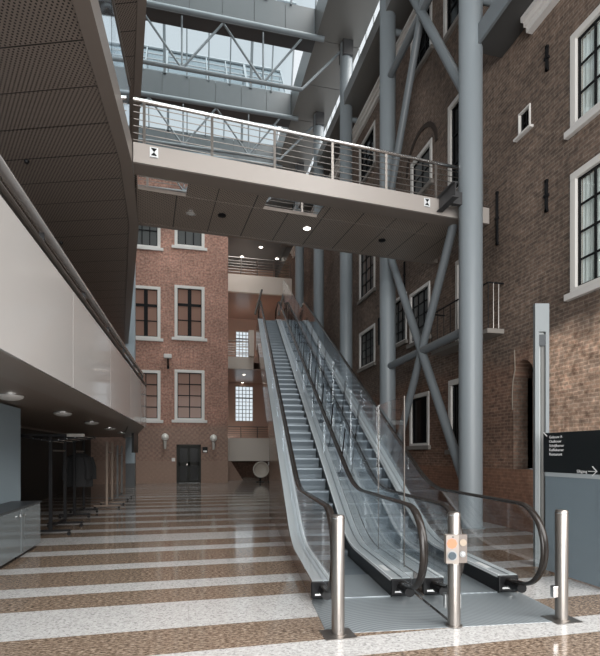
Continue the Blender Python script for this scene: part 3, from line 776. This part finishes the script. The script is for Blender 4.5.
# ================================================================== ESCALATORS
P0 = Vector((1.202, 4.091, 0)); ee = Vector((.108, .99415, 0)); nn = Vector((.99415, -.108, 0))
TAN = .506; S0 = 3.263; S1 = S0+8.0/TAN
def E(s, tt, z): return P0+ee*s+nn*tt+Vector((0, 0, z))
def hs(s):
    R = .55
    def sp(x): return 0 if x < -R else (x if x > R else (x+R)**2/(4*R))
    return TAN*(sp(s-S0)-sp(s-S1))
def ss(a, b, extra=()):
    pts = [a]
    s = a
    for k in range(1, 9): pts.append(S0-.55+k*1.1/8)
    pts += [S0-.55, S1-.55]+[S1-.55+k*1.1/8 for k in range(1, 9)]+[b]+list(extra)
    return sorted({round(x, 4) for x in pts if a <= x <= b})
SE = S1+2.2
def profile_strip(mb, s0, s1, t0, t1, zl, zh):
    """solid following the escalator profile between offsets zl and zh (functions of s)"""
    st = ss(s0, s1)
    vs = []
    for s in st:
        for tt, z in ((t0, zl(s)), (t1, zl(s)), (t1, zh(s)), (t0, zh(s))): vs.append(E(s, tt, z))
    fs = [(3, 2, 1, 0)]
    n = len(st)
    for i in range(n-1):
        for k in range(4): fs.append((i*4+k, i*4+(k+1) % 4, (i+1)*4+(k+1) % 4, (i+1)*4+k))
    fs.append(tuple((n-1)*4+k for k in range(4)))
    return mb.add(vs, fs)
DH = .212; RH = 1.057
def make_escalator(lab):
    t = thing('escalator', lab, 'escalator', P0, 'pair of escalators')
    und = lambda s: max(.004, hs(s)-1.0) if s > 9.0 else .004
    for side, (a, b) in enumerate(((0, .24), (.9, 1.14))):
        profile_strip(MB(), 1.0, SE, a+.012, b-.012, lambda s: hs(s)+.17, lambda s: hs(s)+DH).build('deck', M_DECK, t)
        # groove between inner and outer deck
        g0 = .12 if side == 0 else 1.03
        profile_strip(MB(), 1.0, SE, g0+(-.006 if side else .06), g0+(.006 if side else .072), lambda s: hs(s)+DH, lambda s: hs(s)+DH+.003).build('deck_joint', M_STEPD, t)
        # inner skirt facing the steps
        ti = (.225, .24) if side == 0 else (.9, .915)
        profile_strip(MB(), 1.0, SE, ti[0], ti[1], lambda s: hs(s)-.12 if s > 2.4 else .006, lambda s: hs(s)+.178).build('skirt', M_BLACK, t)
        profile_strip(MB(), 1.0, SE, ti[0]-(.0 if side else .004), ti[1]+(.004 if side == 0 else 0), lambda s: hs(s)+.178, lambda s: hs(s)+DH+.002).build('edge_strip', mat('bright_trim', (.78, .80, .81), .3), t)
        # outer cladding
        to = (0, .012) if side == 0 else (1.128, 1.14)
        m = MB()
        st = sorted(set(ss(1.0, SE)+[8.9, 9.0, 9.1]))
        vs = []; fs = []
        for s in st:
            for tt, z in ((to[0], und(s)), (to[1], und(s)), (to[1], hs(s)+DH-.002), (to[0], hs(s)+DH-.002)): vs.append(E(s, tt, z))
        fs = [(3, 2, 1, 0)]+[(i*4+k, i*4+(k+1) % 4, (i+1)*4+(k+1) % 4, (i+1)*4+k) for i in range(len(st)-1) for k in range(4)]+[tuple((len(st)-1)*4+k for k in range(4))]
        m.add(vs, fs).build('side_cladding', M_CLAD, t)
        # newel end cap
        m = MB(); c = [E(.98, a, .02), E(.98, b, .02), E(.98, b, DH-.005), E(.98, a, DH-.005)]
        m.prism([c[0], c[1], c[2], c[3]], ee*.05)
        cap = m.build('end_cap', M_BLACK, t, bevel=.01)
        MB().prism([E(.975, a+.04, .055), E(.975, b-.08, .055), E(.975, b-.08, .075), E(.975, a+.04, .075)], ee*.004).build('cap_label', M_STEELB, cap)
        tc = .13 if side == 0 else 1.02
        m = MB()   # handrail inlet hood
        m.tube([E(.72, tc, .13), E(.86, tc, .12), E(1.0, tc, .12)], (.055, .05), 12)
        m.build('handrail_inlet', M_BLACK, t, True)
        # glass balustrade (upright sheet with round newel)
        cs, czn, r = .76, .62, .435
        top = [(s, hs(s)+RH-.03) for s in ss(cs, S1+1.6)]
        bot = [(s, hs(s)+DH) for s in ss(1.0, S1+1.6)]
        arc = [(cs-(r-.02)*math.sin(a_), czn-(r-.02)*math.cos(a_)) for a_ in [math.radians(20+x*10) for x in range(0, 16)]]
        cuts = [1.0, 2.6]; s = 2.6
        while s < S1+.4: s += 1.75; cuts.append(min(s, S1+1.6))
        cuts.append(S1+1.6)
        # newel piece
        pts = [E(1.0-.012, tc, DH+.0)]+[E(x, tc, z) for x, z in arc]+[E(cs, tc, RH-.03), E(1.0-.012, tc, RH-.03)]
        MB().prism([p-nn*.006 for p in pts], nn*.012).build('glass_panel', G_BAL, t)
        for i in range(len(cuts)-1):
            if cuts[i+1]-cuts[i] < .05: continue
            profile_strip(MB(), cuts[i], cuts[i+1]-.012, tc-.006, tc+.006, lambda s: hs(s)+DH, lambda s: hs(s)+RH-.03).build('glass_panel', G_BAL, t)
        # handrail
        path = [E(1.0, tc, .16), E(.9, tc, .165)]+[E(cs-r*math.sin(math.radians(a_)), tc, czn-r*math.cos(math.radians(a_))) for a_ in range(10, 180, 8)]
        path += [E(s, tc, hs(s)+RH) for s in ss(cs, S1+1.6)]
        ct = S1+1.6
        path += [E(ct+r*math.sin(math.radians(a_)), tc, 8+czn+r*math.cos(math.radians(a_))) for a_ in range(15, 180, 15)]
        MB().tube(path, (.022, .042), 14, flat=nn).build('handrail', M_RUB, t, True)
    # steps
    pitch = .4; k = 0
    s = 1.95
    stepmb = None
    while s < S1+.4:
        z = hs(s+pitch*.5) if s > S0-.6 else 0
        # tread level for a step with front edge at s
        z = TAN*max(0, min(s-S0+.30, S1-S0)) if s > S0-.3 else 0
        zlow = max(-.1, z-.24)
        m = MB()
        if z < .03:
            m.prism([E(s, .25, -.002), E(s+pitch-.006, .25, -.002), E(s+pitch-.006, .25, .012), E(s, .25, .012)], nn*.64)
        else:
            pr = [(0, z), (.0, z-.03), (.035, z-.13), (.05, z-.235), (pitch, z-.235), (pitch, z)]
            m.prism([E(s+a_, .25, b_) for a_, b_ in pr], nn*.64)
        st_ = m.build('step', M_STEP, t)
        s += pitch
    MB().prism([E(1.02, .24, .004), E(1.98, .24, .004), E(1.98, .24, .014), E(1.02, .24, .014)], nn*.66).build('comb_plate', M_TILE, t)
    # underside and floor of the truss
    st = [9.0, 12, 15, S1, SE]
    vs = []; 
    for s in st:
        u_ = max(.01, hs(s)-1.0)
        for tt, z in ((.012, u_), (1.128, u_), (1.128, u_+.02), (.012, u_+.02)): vs.append(E(s, tt, z))
    fs = [(3, 2, 1, 0)]+[(i*4+k, i*4+(k+1) % 4, (i+1)*4+(k+1) % 4, (i+1)*4+k) for i in range(len(st)-1) for k in range(4)]+[tuple((len(st)-1)*4+k for k in range(4))]
    MB().add(vs, fs).build('underside', M_CLAD, t)
    MB().prism([E(8.98, .012, .01), E(9.0, .012, .01), E(9.0, .012, hs(9)-1), E(8.98, .012, hs(9)-.98)], nn*1.116).build('rear_closure', M_CLAD, t)
    # small sticker on the right deck
    MB().prism([E(1.35, .935, DH+.002), E(1.35, 1.0, DH+.002), E(1.62, 1.0, DH+.002), E(1.62, .935, DH+.002)], (0, 0, .002)).build('safety_label', M_TXT, t)
    return t
ea = make_escalator('left escalator of the pair, its steps in full view beside the wide steel deck')
eb = copy_tree(ea, nn*1.27); eb['label'] = 'right escalator of the pair, its steps seen through the glass barrier'
# infill deck between
m = profile_strip(MB(), 1.3, SE, 1.142, 1.268, lambda s: hs(s)+.12, lambda s: hs(s)+.2)
o = m.build('centre_deck_cover', M_DECK); tag(o, 'narrow metal cover strip between the two escalators', 'deck cover')
# base plate
bpoly = [E(0, 0, 0), E(.06, 2.43, 0), E(2.0, 2.43, 0), E(2.0, 0, 0)]
o = MB().hexa([(p.x, p.y) for p in bpoly], .0, .004).build('landing_plate', M_TILE); tag(o, 'ribbed metal landing plate in the floor before both escalators', 'landing plate')
o = MB().prism([E(.01, 1.2, .0042), E(.01, 1.235, .0042), E(1.3, 1.235, .0042), E(1.3, 1.2, .0042)], (0, 0, .002)).build('landing_joint', M_STEELB); tag(o, 'bright joint strip between the two landing plate halves', 'joint strip')
# glass barrier between
t = thing('glass_barrier', 'tall clear glass safety barrier on leaning dark struts between the two escalators', 'barrier', E(5, 1.24, 0))
TB = 1.245
for s_a, s_b in ((1.55, 2.65),):
    MB().prism([E(s_a, TB-.006, .2), E(s_b, TB-.006, .2), E(s_b, TB-.006, 2.32), E(s_a, TB-.006, 2.32)], nn*.012).build('glass_panel', G_BAL, t)
    for q in (s_a, s_b+.03):
        MB().bar(E(q, TB, .2), E(q, TB, 2.32), .014, .014).build('edge_post', M_DSTEEL, t)
sq = 2.75
while sq < S1:
    sb = min(sq+1.75, S1+.3)
    z0a, z0b = hs(sq)+.2, hs(sb)+.2
    f = lambda s: hs(s)+2.15
    MB().prism([E(sq, TB-.006, z0a), E(sb-.015, TB-.006, z0b), E(sb-.015, TB-.006, f(sb)), E(sq, TB-.006, f(sq) if sq > 2.8 else 2.3)], nn*.012).build('glass_panel', G_BAL, t)
    sq = sb
    if sb >= S1: break
s = 5.19
while s < S1-.8:
    z0 = hs(s)+.21
    # struts stand at right angles to the slope
    a_ = math.atan(TAN)
    for tf, L_, th_ in ((TB-.05, 1.0, .013), (TB+.17, 1.5, .021)):
        zf = hs(s)+DH
        MB().tube([E(s, tf, zf), E(s-L_*math.sin(a_), tf, zf+L_*math.cos(a_))], th_, 8).build('strut', M_IRON, t, True)
        MB().prism([E(s-.07, tf-.05, hs(s-.07)+DH), E(s+.07, tf-.05, hs(s+.07)+DH), E(s+.07, tf+.06, hs(s+.07)+DH), E(s-.07, tf+.06, hs(s-.07)+DH)], (0, 0, .015)).build('foot_plate', M_IRON, t)
    s += 1.2
# dark guard posts at the head of the left escalator
for (tt, l) in ((-.12, 'dark slanting guard post at the head of the left escalator, left of its steps'), (.98, 'dark slanting guard post at the head of the escalators, between the two')):
    o = MB().bar(E(S1-.3, tt, 8.25), E(S1+.3, tt+.35, 9.65), .07, .07).build('guard_post', M_DSTEEL); tag(o, l, 'post')
# upper landing deck
lp = [E(S1-.2, -.3, 0), E(S1-.2, 2.6, 0)]
hx = E(SE+.02, .05, 0)
poly = [(hx.x, hx.y), (5.85, hx.y), (5.85, GY-.01), (onB(259, 400, GY)[0], GY-.01)]
t = thing('upper_landing', 'upper landing slab where the escalators arrive, in front of the galleries', 'landing', (4.5, 26, 7.3))
MB().hexa(poly, 7.3, 7.9).build('slab', M_SOFP, t)

# ================================================================== BOLLARDS
def bollard(x, y, lab, h=1.06, plate=False, k=0):
    t = thing('bollard', lab, 'bollard', (x, y, 0), 'stainless steel bollards')
    MB().lathe((x, y, 0), [(.058, .004), (.058, h-.012), (.05, h), (.0, h)], 32).build('tube', M_STEEL, t, True)
    MB().lathe((x, y, 0), [(.059, h-.03), (.0605, h-.03), (.0605, h-.022), (.059, h-.022)], 32).build('cap_ring', M_STEELB, t, True)
    MB().lathe((x, y, 0), [(.075, 0.004), (.075, .014), (.059, .016)], 32).build('foot_ring', M_STEEL, t, True)
    return t
def gp(u, v):
    d = ray(u, v); k = -H/d.z; return d.x*k, d.y*k
b1 = bollard(*gp(338, 634.5), 'leftmost plain stainless steel bollard before the left escalator')
b2 = bollard(*gp(454, 626), 'middle stainless steel bollard carrying the orange marked control box')
b3 = bollard(*gp(561.5, 619.5), 'rightmost stainless steel bollard, near the information sign')
for g_, (u, v) in ((b1, (338, 634.5)), (b3, (561.5, 619.5))):
    x, y = gp(u, v)
    MB().box(x-.14, x+.14, y-.12, y+.12, .0041, .007).build('floor_plate', M_STEEL, g_)
x, y = gp(454, 626)
# control box faces the viewer
cx = Vector((x, y, 0)); vx = Vector((CA, -SA, 0)); vy = Vector((SA, CA, 0))   # right / away from viewer
def qb(cu, cv, wd, hh, z, d0, d1, mt, name, par):
    a = cx+vx*cu+vy*d0
    return MB().prism([a-vx*wd/2+Vector((0, 0, z)), a+vx*wd/2+Vector((0, 0, z)), a+vx*wd/2+Vector((0, 0, z+hh)), a-vx*wd/2+Vector((0, 0, z+hh))], vy*(d1-d0)).build(name, mt, par)
def disc(cu, z, r, d, mt, name, par, n=24, th=.006):
    c = cx+vx*cu+vy*d+Vector((0, 0, z))
    pts = [c+vx*r*math.cos(2*math.pi*k/n)+Vector((0, 0, r*math.sin(2*math.pi*k/n))) for k in range(n)]
    return MB().prism(pts, -vy*th).build(name, mt, par)
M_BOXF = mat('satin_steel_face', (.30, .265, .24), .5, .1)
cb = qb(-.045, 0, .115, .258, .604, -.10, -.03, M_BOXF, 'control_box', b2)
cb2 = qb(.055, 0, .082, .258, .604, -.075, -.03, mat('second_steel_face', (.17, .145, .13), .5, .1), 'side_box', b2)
n = 4
disc(-.05, .785, .047, -.1, M_ORG, 'orange_sticker', b2, 8, .002)
disc(-.05, .675, .045, -.1, mat('grey_ring', (.28, .29, .30), .5), 'button_ring', b2)
disc(-.05, .675, .036, -.106, mat('dark_blue_button', (.035, .055, .07), .3), 'button', b2)
disc(-.042, .845, .006, -.1, M_BLACK, 'screw', b2, 10, .003)
disc(.058, .79, .032, -.075, mat('pale_disc', (.33, .27, .21), .5), 'key_disc', b2)
disc(.055, .685, .028, -.075, MATS['grey_ring'], 'key_lock', b2)
disc(.055, .69, .012, -.081, M_TXT, 'key_barrel', b2, 12, .008)
qb(-.01, 0, .05, .02, .59, -.08, -.05, M_STEEL, 'box_bracket', b2)
qb(0, 0, .15, .13, .155, .03, .09, mat('rear_steel_box', (.40, .42, .43), .4, .7), 'lower_box', b2)
x, y = gp(561.5, 619.5)
MB().box(x-.105, x-.05, y-.02, y+.03, .22, .33).build('sensor_box', M_STEELB, b3, bevel=.006)

# ================================================================== INFORMATION SIGN
SX = 4.78; SY0, SY1 = 4.60, 5.62
t = thing('information_sign', 'tall grey sign post with a black direction board over a blue grey panel', 'sign', (SX, 5.6, 0))
MB().box(SX-.03, SX+.03, SY0, SY1, .02, 1.30).build('lower_panel', M_GREYP, t)
MB().box(SX-.04, SX+.04, SY0, SY1, 1.30, 1.355).build('light_band', mat('sign_band', (.42, .46, .48), .4), t)
MB().box(SX-.045, SX+.045, SY0, SY1+.02, 1.355, 1.885).build('direction_board', M_SIGNK, t)
MB().box(SX-.06, SX+.06, SY0-.10, SY0, 0, 1.90).build('end_post', M_SIGNP, t)
MB().box(SX-.065, SX+.065, SY0-.101, SY0+.01, 1.28, 1.90).build('end_cover', M_BLACK, t)
# post: framed light shaft
px0, px1 = SX-.02, SX+.20; py0, py1 = 5.80, 5.90
pt = 3.74
m = MB()
pc = Vector((SX+.12, 5.86, 0))
def vb_(u0, u1, d0, d1, z0, z1, mb): 
    a = pc+vx*u0+vy*d0; b = pc+vx*u1+vy*d0
    return mb.prism([a+Vector((0, 0, z0)), b+Vector((0, 0, z0)), b+Vector((0, 0, z1)), a+Vector((0, 0, z1))], vy*(d1-d0))
m = MB(); vb_(-.10, -.045, 0, .06, 0, pt, m); vb_(.05, .10, 0, .06, 0, pt, m); vb_(-.045, .05, 0, .06, pt-.40, pt, m); vb_(-.045, .05, .055, .06, 0, pt-.4, m)
post = m.build('post', M_SIGNP, t)
m = MB(); vb_(-.045, .05, .045, .055, .1, pt-.40, m); m.build('slot_lining', mat('slot_pale', (.30, .32, .32), .4), post)
m = MB(); vb_(.0, .05, .03, .044, .1, pt-.6, m); m.build('slot_mesh', mat('slot_dark', (.12, .12, .115), .6), post)
m = MB(); vb_(-.045, .05, .005, .04, pt-.60, pt-.44, m); m.build('lamp_head', mat('lamp_head_dark', (.02, .025, .03), .3), post)
def text(body, y, z, size, par, name='lettering'):
    c = bpy.data.curves.new(name, 'FONT'); c.body = body; c.size = size; c.extrude = .001; c.align_x = 'LEFT'
    o = bpy.data.objects.new(name, c); COL.objects.link(o)
    # text faces -x; reading direction goes towards -y
    o.rotation_euler = (math.pi/2, 0, -math.pi/2)
    bpy.context.view_layer.update()
    me = bpy.data.meshes.new_from_object(o); me.materials.clear(); me.materials.append(M_TXT)
    rot = o.rotation_euler.copy(); bpy.data.objects.remove(o)
    o = bpy.data.objects.new(name, me); COL.objects.link(o); o.rotation_euler = rot; o.parent = par
    o.location = Vector((SX-.047, y, z))-world_loc(par)
    return o
pr = lambda u, v: onA(u, v, SX-.045)
for i, wd in enumerate(('Gebouw A', 'Oudbouw', 'Schrijfkamer', 'Koffiekamer', 'Restaurant')):
    _, y, z = pr(549.3, 438.5+i*4.25)
    text(wd, y, z, .052, t)
_, y, z = pr(577, 472); text('Uitgang', y, z-.005, .052, t)
m = MB()
def ln(p, q, w_=.008): 
    m.bar((SX-.048, p[1], p[2]), (SX-.048, q[1], q[2]), .004, w_)
ln(pr(588.5, 471.3), pr(596.5, 471.6)); ln(pr(592.5, 466.5), pr(597.3, 471.8), .012); ln(pr(592.3, 476), pr(597.3, 471.2), .008)
m.build('arrow', M_TXT, t)
m = MB(); ln(pr(544.0, 432.8), pr(547.2, 436.3), .014); m.build('arrow', M_TXT, t)

# ================================================================== BACK WALL FITTINGS
def gl_lamp(u, v, l):
    x, _, z = onB(u, v, BW-.25)
    t = thing('wall_lamp', l, 'wall lamp', (x, BW, z), 'globe wall lamps beside the back door')
    MB().lathe((x, BW-.25, z), [(.02, -.2), (.12, -.17), (.19, -.08), (.20, 0), (.17, .10), (.10, .17), (.01, .2)], 20).build('globe', mat('opal_globe', (.85, .82, .76), .3), t, True)
    MB().lathe((x, BW-.25, z-.2), [(.05, -.45), (.07, -.35), (.09, -.02), (.12, 0)], 14).build('stem', mat('pale_lamp_stem', (.55, .52, .48), .5), t, True)
    MB().box(x-.04, x+.04, BW-.25, BW, z-.6, z-.5).build('wall_bracket', M_IRON, t)
gl_lamp(165, 437, 'white globe wall lamp left of the back door'); gl_lamp(213.5, 438, 'white globe wall lamp right of the back door')
x, _, z = onB(168, 356.5, BW-.3)
t = thing('wall_spotlight', 'small white spotlight on a dark arm between the back wall windows', 'wall lamp', (x, BW, z))
MB().box(x-.22, x+.2, BW-.45, BW-.12, z-.1, z+.12).build('lamp_head', M_DOME, t, bevel=.03)
MB().bar((x, BW-.3, z-.1), (x, BW-.1, z-.5), .08, .08).build('arm', M_IRON, t)
MB().box(x-.06, x+.06, BW-.12, BW, z-.62, z-.45).build('wall_plate', M_IRON, t)
x, _, z = onB(205, 450, BW); 
t = thing('call_panel', 'small dark call panel beside the back door', 'panel', (x, BW, z))
MB().box(x-.14, x+.14, BW-.05, BW, z-.15, z+.17).build('plate', M_IRON, t); MB().box(x-.10, x+.10, BW-.06, BW-.05, z-.12, z-.03).build('display', M_DOME, t)
o = (lambda x, z: MB().box(x-.09, x+.09, BW-.04, BW, z-.09, z+.09).build('door_switch', M_DOME))(onB(175, 459.7, BW)[0]-.08, onB(175, 459.7, BW)[2]); tag(o, 'small white switch left of the back door', 'switch')
# sloping brick base right of the wall + recess ground floor
xa = 2.19; xe = onB(232, 461, 29.5)[0]; xf = onB(243, 484, 29.5)[0]
o = MB().prism([(xa, 29.4, 0), (onB(243, 479, 29.4)[0], 29.4, 0), (onB(231, 461, 29.4)[0], 29.4, 1.15), (xa, 29.4, 1.15)], (0, .4, 0)).build('trim_7', M_BB); tag(o, 'sloping end of the brick base beside the lowest gallery', 'plinth', kind='structure')
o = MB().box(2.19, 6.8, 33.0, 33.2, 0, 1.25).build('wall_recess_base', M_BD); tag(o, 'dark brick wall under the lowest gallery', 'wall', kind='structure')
# round white dish on a stand
x, _, z = onB(261, 469.5, 27.0)
t = thing('round_dish', 'large round white dish tilted on a small stand by the foot of the back recess', 'dish', (x, 27.0, 0))
R_ = .46
MB().lathe((x, 27.0, z), [(R_*.5, -.30), (R_*.8, -.22), (R_, -.02), (R_, .06), (R_*.90, .06), (R_*.86, 0), (R_*.66, -.16), (.01, -.24)], 36, 'y').build('bowl', mat('cream_enamel', (.66, .60, .53), .35), t, True)
MB().tube([(x, 27.3, z), (x, 27.3, .02)], .05, 10).build('stand', M_IRON, t, True)
MB().lathe((x, 27.3, 0), [(.25, 0), (.25, .03), (.05, .04)], 20).build('foot', M_IRON, t)
x, _, z = onB(271, 466, 27.1)
t = thing('floor_stand', 'slim pale stand with a bracket right of the round dish', 'stand', (x, 27.1, 0))
MB().tube([(x, 27.1, 0), (x, 27.1, 1.35)], .035, 8).build('pole', M_DOME, t, True); MB().box(x-.16, x+.14, 27.03, 27.17, .95, 1.15).build('bracket', M_DOME, t); MB().box(x-.15, x+.15, 26.98, 27.2, 0, .05).build('foot', M_IRON, t)
# pier/column at left of the back wall
t = thing('square_column', 'light blue grey column in front of the brick back wall at the mezzanine end', 'column', (-2.72, 24.5, 0))
MB().box(-2.92, -2.50, 24.3, 24.7, 1.15, 12.4).build('shaft', mat('pale_blue_column', (.34, .41, .46), .4), t)
MB().box(-2.92, -2.49, 24.29, 24.71, 0, 1.15).build('base', mat('grey_column_base', (.11, .115, .12), .5), t)

# iron anchors on the right wall
for (u, v0, v1, l) in ((548, 46, 71, 'black iron wall anchor high on the right wall between the tiny and the curtained windows'), (547.5, 180, 212, 'black iron wall anchor on the right wall left of the lower curtained window'),
                       (498, 192, 245, 'long black iron wall anchor right of the front column'), (405, 262, 288, 'black iron wall anchor left of the lattice window under the bridge'), (379.5, 318, 345, 'black iron wall anchor on the far right wall between the second and third columns')):
    y = yu(u); z1, z0 = zu(u, v0), zu(u, v1); zm = (z0+z1)/2
    o = MB().box(RW-.05, RW, y-.02, y+.02, z0, z1).box(RW-.06, RW, y-.05, y+.05, zm-.025, zm+.025).box(RW-.05, RW, y-.03, y+.03, z0, z0+.05).box(RW-.05, RW, y-.03, y+.03, z1-.05, z1).build('wall_anchor', M_IRON); tag(o, l, 'wall anchor', 'iron wall anchors')
# small iron balcony by the french window
fwn = RWIN[8]; ya, yb_ = 9.3, 11.8
zb0 = 4.36
ztop = zb0+1.0
t = thing('small_balcony', 'small iron balcony on the right wall behind the front column', 'balcony', (RW, (ya+yb_)/2, zb0))
MB().box(RW-.42, RW, ya, yb_, zb0-.1, zb0).build('slab', M_SILL, t)
MB().tube([(RW-.02, ya, ztop), (RW-.4, ya, ztop), (RW-.4, yb_, ztop), (RW-.02, yb_, ztop)], .02, 8).build('top_rail', M_IRON, t)
for k in range(9):
    y = ya+(yb_-ya)*k/8
    MB().tube([(RW-.4, y, zb0), (RW-.4, y, ztop)], .01, 6).build('baluster', M_IRON, t)
for dx in (.13, .26): MB().tube([(RW-.4+dx, ya, zb0), (RW-.4+dx, ya, ztop)], .01, 6).build('baluster', M_STEEL, t)
# rainwater stain: pale pipe beside the niche
pts = [onA(514.5, 350, RW-.01), onA(515, 370, RW-.01), onA(513, 380, RW-.01), onA(512.3, 395, RW-.01), onA(512.5, 410, RW-.01)]
o = MB().tube(pts, .012, 6).build('trim_8', mat('pale_mortar', (.25, .21, .17), .9)); tag(o, 'pale mortar line curving beside the round headed niche', 'mortar line', kind='structure')

# ================================================================== CLOAKROOM (left)
for k, B in enumerate((7.7, 10.7, 13.7, 16.7, 19.7, 22.7)):
    t = thing('ceiling_lamp', 'white dome lamp under the mezzanine, %s from the viewer' % ['nearest', 'second', 'third', 'fourth', 'fifth', 'farthest'][k], 'ceiling lamp', (-2.5, B, MZ+.06), 'dome lamps under the mezzanine')
    MB().lathe((-2.5, B, MZ+.06), [(.19, 0), (.19, -.02), (.185, -.022)], 28).build('base_ring', M_STEELB, t)
    MB().lathe((-2.5, B, MZ+.04), [(.175, 0), (.165, -.03), (.12, -.055), (.05, -.068), (.002, -.07)], 28).build('dome', M_DOME, t, True)
# cabinets
cy = [7.05-.98, 7.07, 8.08, 9.07]
cl = ['', 'low grey cabinet with glossy doors nearer the picture edge', 'low grey cabinet with glossy doors beside the first coat rack']
for i in (1, 2):
    a, b = cy[i], cy[i+1]-.006
    t = thing('low_cabinet', cl[i], 'cabinet', (-2.7, (a+b)/2, 0), 'low cabinets along the left wall')
    MB().box(-2.94, -2.52, a, b, .07, .765).build('body', M_CABT, t)
    MB().box(-2.94, -2.55, a+.02, b-.02, 0, .07).build('plinth', M_BLACK, t)
    MB().box(-2.52, -2.475, a+.006, b-.006, .075, .76).build('door', M_CAB, t, bevel=.004)
    if i == 2: MB().box(-2.93, -2.50, b, b+.02, .07, .765).build('end_panel', M_CAB, t)
    MB().lathe((-2.455, b-.9 if i == 2 else b-.1, .66), [(.012, -.02), (.012, .0), (.02, .004), (.001, .01)], 10, 'x').build('knob', M_STEELB, t)
o = MB().box(-2.94, -2.46, 5.0, 9.09, .766, .795).build('worktop', M_CABT); tag(o, 'dark grey continuous top over the low cabinets', 'worktop')
# coat racks
def coat_rack(x, y0, y1, lab, mt=M_IRON, shelf=True, h=1.97, wide=.6):
    t = thing('coat_rack', lab, 'coat rack', (x, (y0+y1)/2, 0), 'coat racks under the mezzanine')
    for y in (y0, y1):
        MB().box(x-.03, x+.03, y-.03, y+.03, .10, h).build('post', mt, t)
        ft = MB().box(x-.36, x+.36, y-.025, y+.025, .075, .115).build('foot', mt, t)
        for dx in (-.33, .33):
            MB().lathe((x+dx, y, .036), [(.036, -.012), (.036, .012)], 14, 'y').build('caster', M_BLACK, ft)
    MB().tube([(x, y0, h-.3), (x, y1, h-.3)], .016, 8).build('hanger_rail', M_STEEL, t, True)
    MB().box(x-.02, x+.02, y0, y1, .16, .19).build('lower_bar', mt, t)
    if shelf:
        m = MB()
        for k in range(9):
            xx = x-wide+2*wide*k/8; m.tube([(xx, y0-.05, h-.02-.10*(1-abs(k-4)/4)), (xx, y1+.05, h-.02-.10*(1-abs(k-4)/4))], .009, 6)
        m.build('hat_shelf', M_STEELB, t, True)
        m = MB()
        for y in (y0, y1): 
            m.bar((x-wide-.02, y, h-.01), (x, y, h-.12), .03, .03); m.bar((x, y, h-.12), (x+wide+.02, y, h-.01), .03, .03)
            m.bar((x-wide, y, h), (x+wide, y, h), .03, .04)
        m.build('shelf_bracket', mt, t)
        MB().box(x+.3, x+wide+.02, y0-.06, y0+.02, h-.03, h+.03).build('number_plate', mat('plate_grey', (.28, .26, .24), .5), t)
    return t
coat_rack(-2.62, 10.27, 11.4, 'black coat rack with wire hat shelf nearest the viewer, beside the low cabinet')
coat_rack(-2.75, 12.9, 14.0, 'black coat rack holding dark coats, second from the viewer', shelf=False)
coat_rack(-2.3, 14.9, 15.9, 'slim coat rack with pale wooden posts behind the dark coats', mat('tan_wood', (.20, .15, .115), .5), shelf=False, h=1.95)
coat_rack(-2.35, 17.4, 18.5, 'farthest coat rack with slim grey posts under the mezzanine', mat('grey_post', (.12, .12, .12), .4), shelf=False, h=1.9)
def coat(x, y, z, lab, sc=1.0, wd=.5):
    """hanging coat: shoulders, body, two sleeves in one cloth mesh on a hanger"""
    t = thing('coat', lab, 'coat', (x, y, z), 'coats on the second rack')
    m = MB()
    prof = [(.0, .05), (-.05, .14), (-.10, .22), (-.3, .22), (-.55, .24), (-.85, .27)]
    n = 20; vs = []; fs = []
    for dz_, r in prof:
        for k in range(n):
            an = 2*math.pi*k/n; wv = 1+.08*math.sin(3*an+dz_*9)
            vs.append((x+r*sc*wv*math.cos(an), y+r*.42*sc*wv*math.sin(an), z+dz_*sc))
    for i in range(len(prof)-1):
        for k in range(n): fs.append((i*n+k, (i+1)*n+k, (i+1)*n+(k+1) % n, i*n+(k+1) % n))
    fs.append(tuple(range(n))); fs.append(tuple((len(prof)-1)*n+k for k in range(n-1, -1, -1)))
    m.add(vs, fs)
    m.build('body', mat('dark_coat_cloth', (.012, .012, .013), .9), t, True)
    for sd in (-1, 1):
        MB().tube([(x+sd*.19*sc, y, z-.11*sc), (x+sd*.26*sc, y-.01, z-.35*sc), (x+sd*.27*sc, y-.03, z-.66*sc)], .07*sc, 10).build('sleeve', MATS['dark_coat_cloth'], t, True)
    MB().tube([(x-.17*sc, y, z-.1*sc), (x, y, z+.02), (x+.17*sc, y, z-.1*sc)], .01, 6).build('hanger', M_STEEL, t, True)
    MB().tube([(x, y, z+.02), (x, y, z+.085)], .004, 6).build('hook', M_STEEL, t, True)
for k, (y, sc, l) in enumerate(((13.1, 1.0, 'black coat on the second rack, nearest the viewer'), (13.45, .9, 'shorter dark coat on the second rack, between two others'), (13.8, 1.05, 'long dark coat at the far end of the second rack'))):
    coat(-2.75, y, 1.62, l, sc)
o = MB().box(-2.1, -2.02, 19.3, 21.0, 1.65, 2.4).build('hanging_panel', M_BLACK); tag(o, 'dark rectangular panel hanging under the far end of the mezzanine', 'panel')
